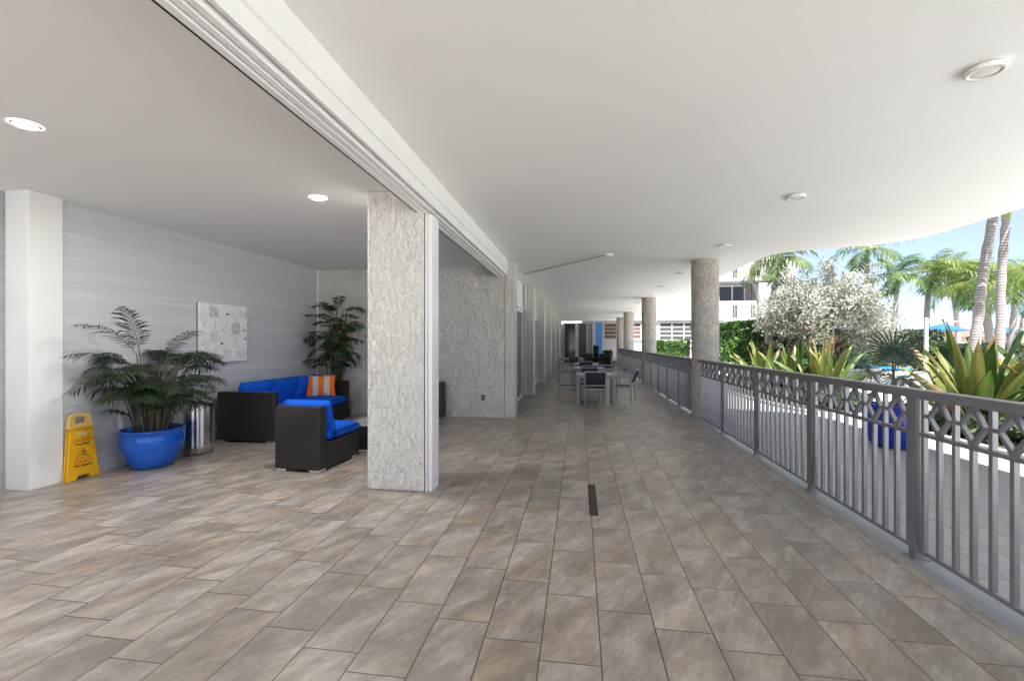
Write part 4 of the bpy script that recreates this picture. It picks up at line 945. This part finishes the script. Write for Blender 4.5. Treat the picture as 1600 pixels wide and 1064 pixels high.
# ================================================================= DINING SETS
def chair_proto():
    t = thing('sling_chair', 'x', 'chair', (0,0,0), 0, 'sling chairs around the walkway tables')
    w, d, sh, bh = 0.44, 0.43, 0.38, 0.74
    for sx in (-1, 1):
        b = MB(); b.tube([(sx*w/2,-d/2-0.02,0),(sx*w/2,-d/2+0.02,sh),(sx*w/2,-d/2+0.015,sh+0.06),(sx*w/2,-d/2-0.10,bh)], 0.014, 8); b.build('leg', M['frame'], t)   # rear leg carries the back
        b = MB(); b.tube([(sx*w/2,d/2,0),(sx*w/2,d/2-0.01,0.555)], 0.014, 8); b.build('leg', M['frame'], t)
        b = MB(); b.box(sx*w/2-0.022, sx*w/2+0.022, -d/2-0.03, d/2+0.02, 0.555, 0.577); b.build('armrest', M['frame'], t, 0.006)
        b = MB(); b.bar((sx*w/2,-d/2+0.02,sh-0.02),(sx*w/2,d/2,sh-0.02),0.022,0.03); b.build('side_rail', M['frame'], t)
    b = MB(); n = 8
    pr = [(-d/2+0.03+(d-0.04)*k/n, sh - 0.018*math.sin(PI*k/n)) for k in range(n+1)]
    vs = [(sx*(w/2-0.014), y, z) for y, z in pr for sx in (-1,1)]; vs += [(x,y,z-0.006) for x,y,z in vs]
    m_ = 2*(n+1); fs = [(2*k,2*k+1,2*k+3,2*k+2) for k in range(n)] + [(m_+2*k+2,m_+2*k+3,m_+2*k+1,m_+2*k) for k in range(n)]
    b.add(vs, fs, 0.5, True); b.build('seat', M['mesh'], t)
    b = MB(); pr = []
    for k in range(n+1):
        f = k/n; pr.append((-d/2+0.012-0.112*f - 0.012*math.sin(PI*f), sh+0.07+(bh-sh-0.085)*f))
    vs = [(sx*(w/2-0.014), y, z) for y, z in pr for sx in (-1,1)]; vs += [(x,y-0.006,z) for x,y,z in vs]
    b.add(vs, fs, 0.5, True); b.build('backrest', M['mesh'], t)
    b = MB(); b.bar((-w/2,-d/2-0.10,bh),(w/2,-d/2-0.10,bh),0.022,0.022); b.build('back_bar', M['frame'], t); b = MB(); b.bar((-w/2+0.01,-d/2+0.015,sh+0.06),(w/2-0.01,-d/2+0.015,sh+0.06),0.016,0.016); b.build('back_bar', M['frame'], t)
    b = MB(); b.bar((-w/2,d/2-0.01,sh-0.02),(w/2,d/2-0.01,sh-0.02),0.02,0.025); b.build('cross_rail', M['frame'], t); b = MB(); b.bar((-w/2,-d/2+0.03,sh-0.02),(w/2,-d/2+0.03,sh-0.02),0.02,0.025); b.build('cross_rail', M['frame'], t)
    return t
def table_proto(w=0.86, l=0.86, h=0.645):
    t = thing('aluminium_table', 'x', 'table', (0,0,0), 0, 'grey tables along the walkway')
    b = MB(); b.box(-w/2, w/2, -l/2, l/2, h-0.03, h)
    b.build('tabletop', M['frame'], t, 0.004)
    b = MB(); b.box(-w/2+0.02, w/2-0.02, -l/2+0.02, -l/2+0.045, h-0.08, h-0.031); b.box(-w/2+0.02, w/2-0.02, l/2-0.045, l/2-0.02, h-0.08, h-0.031)
    b.box(-w/2+0.02, -w/2+0.045, -l/2+0.046, l/2-0.046, h-0.08, h-0.031); b.box(w/2-0.045, w/2-0.02, -l/2+0.046, l/2-0.046, h-0.08, h-0.031); b.build('apron', M['frame'], t)
    for sx in (-1,1):
        for sy in (-1,1):
            x, y = sx*(w/2-0.035), sy*(l/2-0.035); b = MB(); b.box(x-0.03,x+0.03,y-0.03,y+0.03,0,h-0.031); b.build('leg', M['frame'], t, 0.004)
    return t
tp = table_proto(); cpz = chair_proto()
tabs = [(0.365, 10.72, 'nearest square grey table on the walkway'), (0.30, 13.45, 'second square grey table, behind the nearest one'), (0.25, 16.3, 'third grey table in the row along the walkway'), (-0.4, 21.9, 'long pale grey table end against the left side, far down')]
for i, (x, y, lab) in enumerate(tabs):
    o = tp if i == 0 else dup(tp); o.location = (x, y, 0); o['label'] = lab
    if i == 3: o.scale = (1.35, 1.0, 1.0)
chs = [((0.345,10.22),0,'sling chair with its back to the viewer at the nearest table'), ((-0.26,10.72),R(-90),'sling chair on the left side of the nearest table'), ((1.02,10.86),R(72),'sling chair pulled out and turned at the right of the nearest table'),
       ((0.29,12.86),0,'sling chair with its back to the viewer at the second table'), ((-0.36,13.5),R(-86),'sling chair on the left side of the second table'), ((0.98,13.9),R(84),'sling chair on the right side of the second table'),
       ((0.25,11.28),R(180),'sling chair facing the viewer behind the nearest table'), ((-0.48,16.4),R(-90),'sling chair on the left side of the third table'), ((0.98,16.6),R(90),'sling chair on the right side of the third table'),
       ((0.22,15.75),0,'sling chair with its back to the viewer at the third table'), ((-0.3,21.2),R(10),'sling chair in front of the long far table')]
for i, ((x, y), a, lab) in enumerate(chs):
    o = cpz if i == 0 else dup(cpz); o.location = (x, y, 0); o.rotation_euler = (0,0,a); o['label'] = lab
# far wicker seats and planter
for x, y, a, lab in [(0.55,25.6,R(200),'dark wicker seat far down the walkway, left one of two'), (1.35,25.3,R(170),'dark wicker seat far down the walkway, right one of two')]:
    t = thing('wicker_armchair', lab, 'armchair', (x,y,0), a, 'dark wicker seats far down the walkway')
    b = MB(); b.box(-0.4,-0.3,-0.35,0.35,0.03,0.55); b.build('arm', M['wicker'], t, .01); b = MB(); b.box(0.3,0.4,-0.35,0.35,0.03,0.55); b.build('arm', M['wicker'], t, .01)
    b = MB(); b.box(-0.3,0.3,-0.35,-0.22,0.03,0.78); b.build('back_frame', M['wicker'], t, .01); b = MB(); b.box(-0.3,0.3,-0.22,0.34,0.03,0.38); b.build('base', M['wicker'], t, .01)
    feet(t, [(-0.33,-0.28),(0.33,-0.28),(-0.33,0.28),(0.33,0.28)])
hedge('planter_shrub', 'leafy green plant in the brown planter below the far blinds', 'shrub', [(1.55,28.9),(2.0,28.9)], 0.6, 0.22, 0.85, 420, 0.24, M['darkbush'], 51)
hedge('planter_shrub', 'dark leafy plant against the blue panel at the end wall', 'shrub', [(0.95,29.8),(1.2,29.8)], 0.5, 0.22, 1.15, 330, 0.26, M['darkbush'], 53)
t = thing('brown_planter', 'low brown box planter at the far end under the leafy plant', 'planter', (1.78, 28.9, 0)); b = MB(); b.box(-0.5,0.42,-0.35,0.35,0,0.22); b.build('box', M['bark'], t, 0.01); b = MB(); b.box(-0.47,0.39,-0.32,0.32,0.222,0.235); b.build('soil', M['soil'], t)
t = thing('brown_planter', 'low planter against the end wall under the blue panel', 'planter', (1.08, 29.8, 0)); b = MB(); b.box(-0.3,0.3,-0.3,0.3,0,0.22); b.build('box', M['bark'], t, 0.01); b = MB(); b.box(-0.27,0.27,-0.27,0.27,0.222,0.235); b.build('soil', M['soil'], t)

# ================================================================= END WING AND HOTEL
t = thing('end_building', 'white single storey wing at the end of the walkway with louvred windows', 'building', (0, 31.8, 0))
b = MB(); b.box(-3, 9.5, 0.0, 4.0, 0, 2.87); b.build('wall', M['extwhite'], t)
b = MB(); b.box(0.2, 9.6, -0.25, 4.2, 2.875, 3.05); b.build('roof_slab', M['extwhite'], t, 0.01)
b = MB(); b.box(0.2, 9.6, 1.4, 4.0, 3.055, 4.6); b.build('upper_wall', M['extgrey'], t)  # shaded look of this wall is put into its grey colour
def louvred(x0, x1, z0, z1, nx, nz_, m, name='window'):
    f = MB(); e = 0.07
    f.box(x0-e,x1+e,-0.05,0.004,z0-e,z0); f.box(x0-e,x1+e,-0.05,0.004,z1,z1+e); f.box(x0-e,x0,-0.05,0.004,z0,z1); f.box(x1,x1+e,-0.05,0.004,z0,z1)
    for k in range(1,nx): xx = x0+(x1-x0)*k/nx; f.box(xx-0.03,xx+0.03,-0.045,0.004,z0,z1)
    for k in range(1,nz_):
        zz = z0+(z1-z0)*k/nz_
        for q in range(nx): f.box(x0+(x1-x0)*q/nx+0.03, x0+(x1-x0)*(q+1)/nx-0.03, -0.035, 0.004, zz-0.02, zz+0.02)
    w_ = f.build(name, M['extwhite'], t); p = MB(); p.box(x0,x1,-0.015,0.003,z0,z1); p.build('pane', m, w_)
    s_ = MB(); s_.box(x0-0.12,x1+0.12,-0.10,0.003,z0-0.14,z0-0.075); s_.build('sill', M['extwhite'], w_)
louvred(1.72, 4.10, 1.68, 2.68, 3, 4, M['orangeblind']); louvred(5.38, 7.7, 1.58, 2.70, 3, 4, M['greyblind'])
d = MB(); d.box(-1.1,-1.0,-0.06,0.004,0,2.76); d.box(-0.27,-0.05,-0.06,0.004,0,2.69); d.box(0.5,0.56,-0.06,0.004,0,2.69); d.box(-1.0,0.9,-0.06,0.004,2.69,2.76); d.box(0.9,1.1,-0.08,0.004,0,2.76)
d = d.build('sliding_door', M['extwhite'], t)
p = MB(); p.box(-1.0,-0.27,-0.02,0.003,0.02,2.69); p.build('pane', M['doorglass'], d); p = MB(); p.box(-0.05,0.5,-0.02,0.003,0.02,2.69); p.build('curtain_pane', mottled('dark tan curtain', (0.06,0.05,0.035), (0.09,0.075,0.055), 9, 0.3, 20, 0), d)
p = MB(); p.box(0.56,0.9,-0.03,0.003,0.02,2.69); p.build('side_panel', M['extgrey'], d)
p = MB(); p.box(1.12,1.55,-0.03,0.003,0.0,2.75); p.build('blue_panel', M['bluewall'], t)

t = thing('balcony_building', 'white hotel block with slotted balcony parapets behind the tall hedge', 'building', (0, 38, 0))
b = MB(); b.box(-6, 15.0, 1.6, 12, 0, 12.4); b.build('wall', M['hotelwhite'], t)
b = MB(); b.box(-6, 16.0, 1.5, 1.59, 0.0, 2.9); b.build('ground_floor', M['extgrey'], t)
for fl in range(3):
    z = 3.13 + 3.15*fl
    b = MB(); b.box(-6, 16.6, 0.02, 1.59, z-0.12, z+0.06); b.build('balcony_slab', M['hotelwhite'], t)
    b = MB(); x = 7.84 ; z0, z1, za, zc = z-0.02, z+1.47, z+0.2, z+1.22
    b.box(4.0, 16.6, -0.06, 0.0, z0, za); b.box(4.0, 16.6, -0.06, 0.0, zc, z1); b.box(4.0, 16.6, -0.09, 0.02, z1+0.003, z1+0.07)
    gx = [7.98 - 1.33*2 + 1.33*k for k in range(7)]; prev = 4.0
    for g_ in gx:
        b.box(prev, g_, -0.06, 0.0, za, zc)
        for q in range(2): b.box(g_+0.09+q*0.11, g_+0.12+q*0.11, -0.05, -0.01, za, zc)
        prev = g_ + 0.32
    b.box(prev, 16.6, -0.06, 0.0, za, zc)
    b.build('balcony_parapet', M['hotelwhite'], t)
    b = MB(); b.box(4.0, 15.3, 0.0, 1.59, z+2.93, z+3.02) if fl == 2 else b.box(13.9, 15.2, 0.05, 1.58, z+0.07, z+2.96); b.build('side_fin', M['hotelwhite'], t)
    b = MB()
    for xx in (8.9, 10.0, 11.2, 12.4, 13.35): b.box(xx-0.04, xx+0.04, 1.50, 1.59, z+0.1, z+2.85)
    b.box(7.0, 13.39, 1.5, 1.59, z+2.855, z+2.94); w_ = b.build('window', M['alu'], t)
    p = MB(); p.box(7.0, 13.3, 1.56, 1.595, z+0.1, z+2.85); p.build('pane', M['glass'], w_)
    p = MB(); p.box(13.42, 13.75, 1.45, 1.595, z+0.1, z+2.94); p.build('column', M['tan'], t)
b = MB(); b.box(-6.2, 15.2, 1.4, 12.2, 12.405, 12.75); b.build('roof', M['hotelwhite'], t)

# ================================================================= POOL AREA FURNITURE FAR RIGHT
t = thing('outdoor_shower_post', 'slim white post with a short arm standing behind the fan palm', 'post', (15.05, 22.4, -0.03))
b = MB(); b.box(-0.055,0.055,-0.055,0.055,0,2.5); b.build('post', M['extwhite'], t, 0.01); b = MB(); b.box(0.058,1.2,-0.035,0.035,2.28,2.38); b.build('arm', M['extwhite'], t, 0.01)
def umbrella(x, y, lab, r=1.5, z=2.7):
    t = thing('pool_umbrella', lab, 'umbrella', (x,y,-0.03), 0, 'blue pool umbrellas')
    b = MB(); b.tube([(0,0,0),(0,0,z+0.1)], 0.035, 8); b.build('pole', M['extgrey'], t)
    b = MB(); b.lathe([(r,z-0.35),(r*0.5,z-0.08),(0.02,z+0.12)], 8, smooth=False); b.lathe([(r,z-0.352),(r,z-0.44)], 8, smooth=False); b.build('canopy', M['umb'], t)
umbrella(26.8,38.3,'blue pool umbrella far behind the white post'); umbrella(37.0,46.0,'distant blue umbrella, right of the one behind the white post'); umbrella(43.5,48.0,'farthest blue umbrella near the thick palm trunks')
t = thing('sun_lounger', 'turquoise sun lounger by the low hedge under the silver tree', 'lounger', (12.9,21.6,-0.03), R(60))
b = MB(); b.box(-0.3,0.3,-0.9,0.3,0.3,0.36); b.build('seat', M['lounger'], t, 0.01); c = MB(); c.box(-0.3,0.3,0,0.75,-0.03,0.03); c.xf(Matrix.Translation((0,0.31,0.34)) @ Matrix.Rotation(R(40),4,'X')); c.build('backrest', M['lounger'], t, 0.01)
for sx in (-.26,.26):
    for y in (-.8,.25): b = MB(); b.box(sx-.025,sx+.025,y-.025,y+.025,0,0.3); b.build('leg', M['extwhite'], t)
def farhouse(x, y, w, d_, h, lab):
    t = thing('waterfront_house', lab, 'house', (x,y,-0.2), 0, 'low houses across the water')
    b = MB(); b.box(-w/2,w/2,0,d_,0,h); b.build('wall', M['extwhite'], t)
    b = MB(); b.prism([(-0.6,h+0.003),(d_+0.6,h+0.003),(d_/2,h+1.3)], 'x', -w/2-0.6, w/2+0.6); b.build('roof', M['terracotta'], t)
    for k in range(4): x_ = -w/2 + w*(k+0.5)/4; b = MB(); b.box(x_-0.7,x_+0.7,-0.02,0.01,0.8,2.0); b.build('window', M['glass'], t)
farhouse(58,84,16,7,2.6,'low white house with a red roof on the horizon behind the strap plant'); farhouse(88,90,20,7,2.8,'low red roofed house on the horizon at the right edge')
hedge('shore_bush', 'line of low bushes along the shore at the horizon', 'bushes', [(24,58),(40,62),(60,66),(84,70)], 2.5, -0.2, 1.2, 5000, 0.5, M['darkbush'], 61)
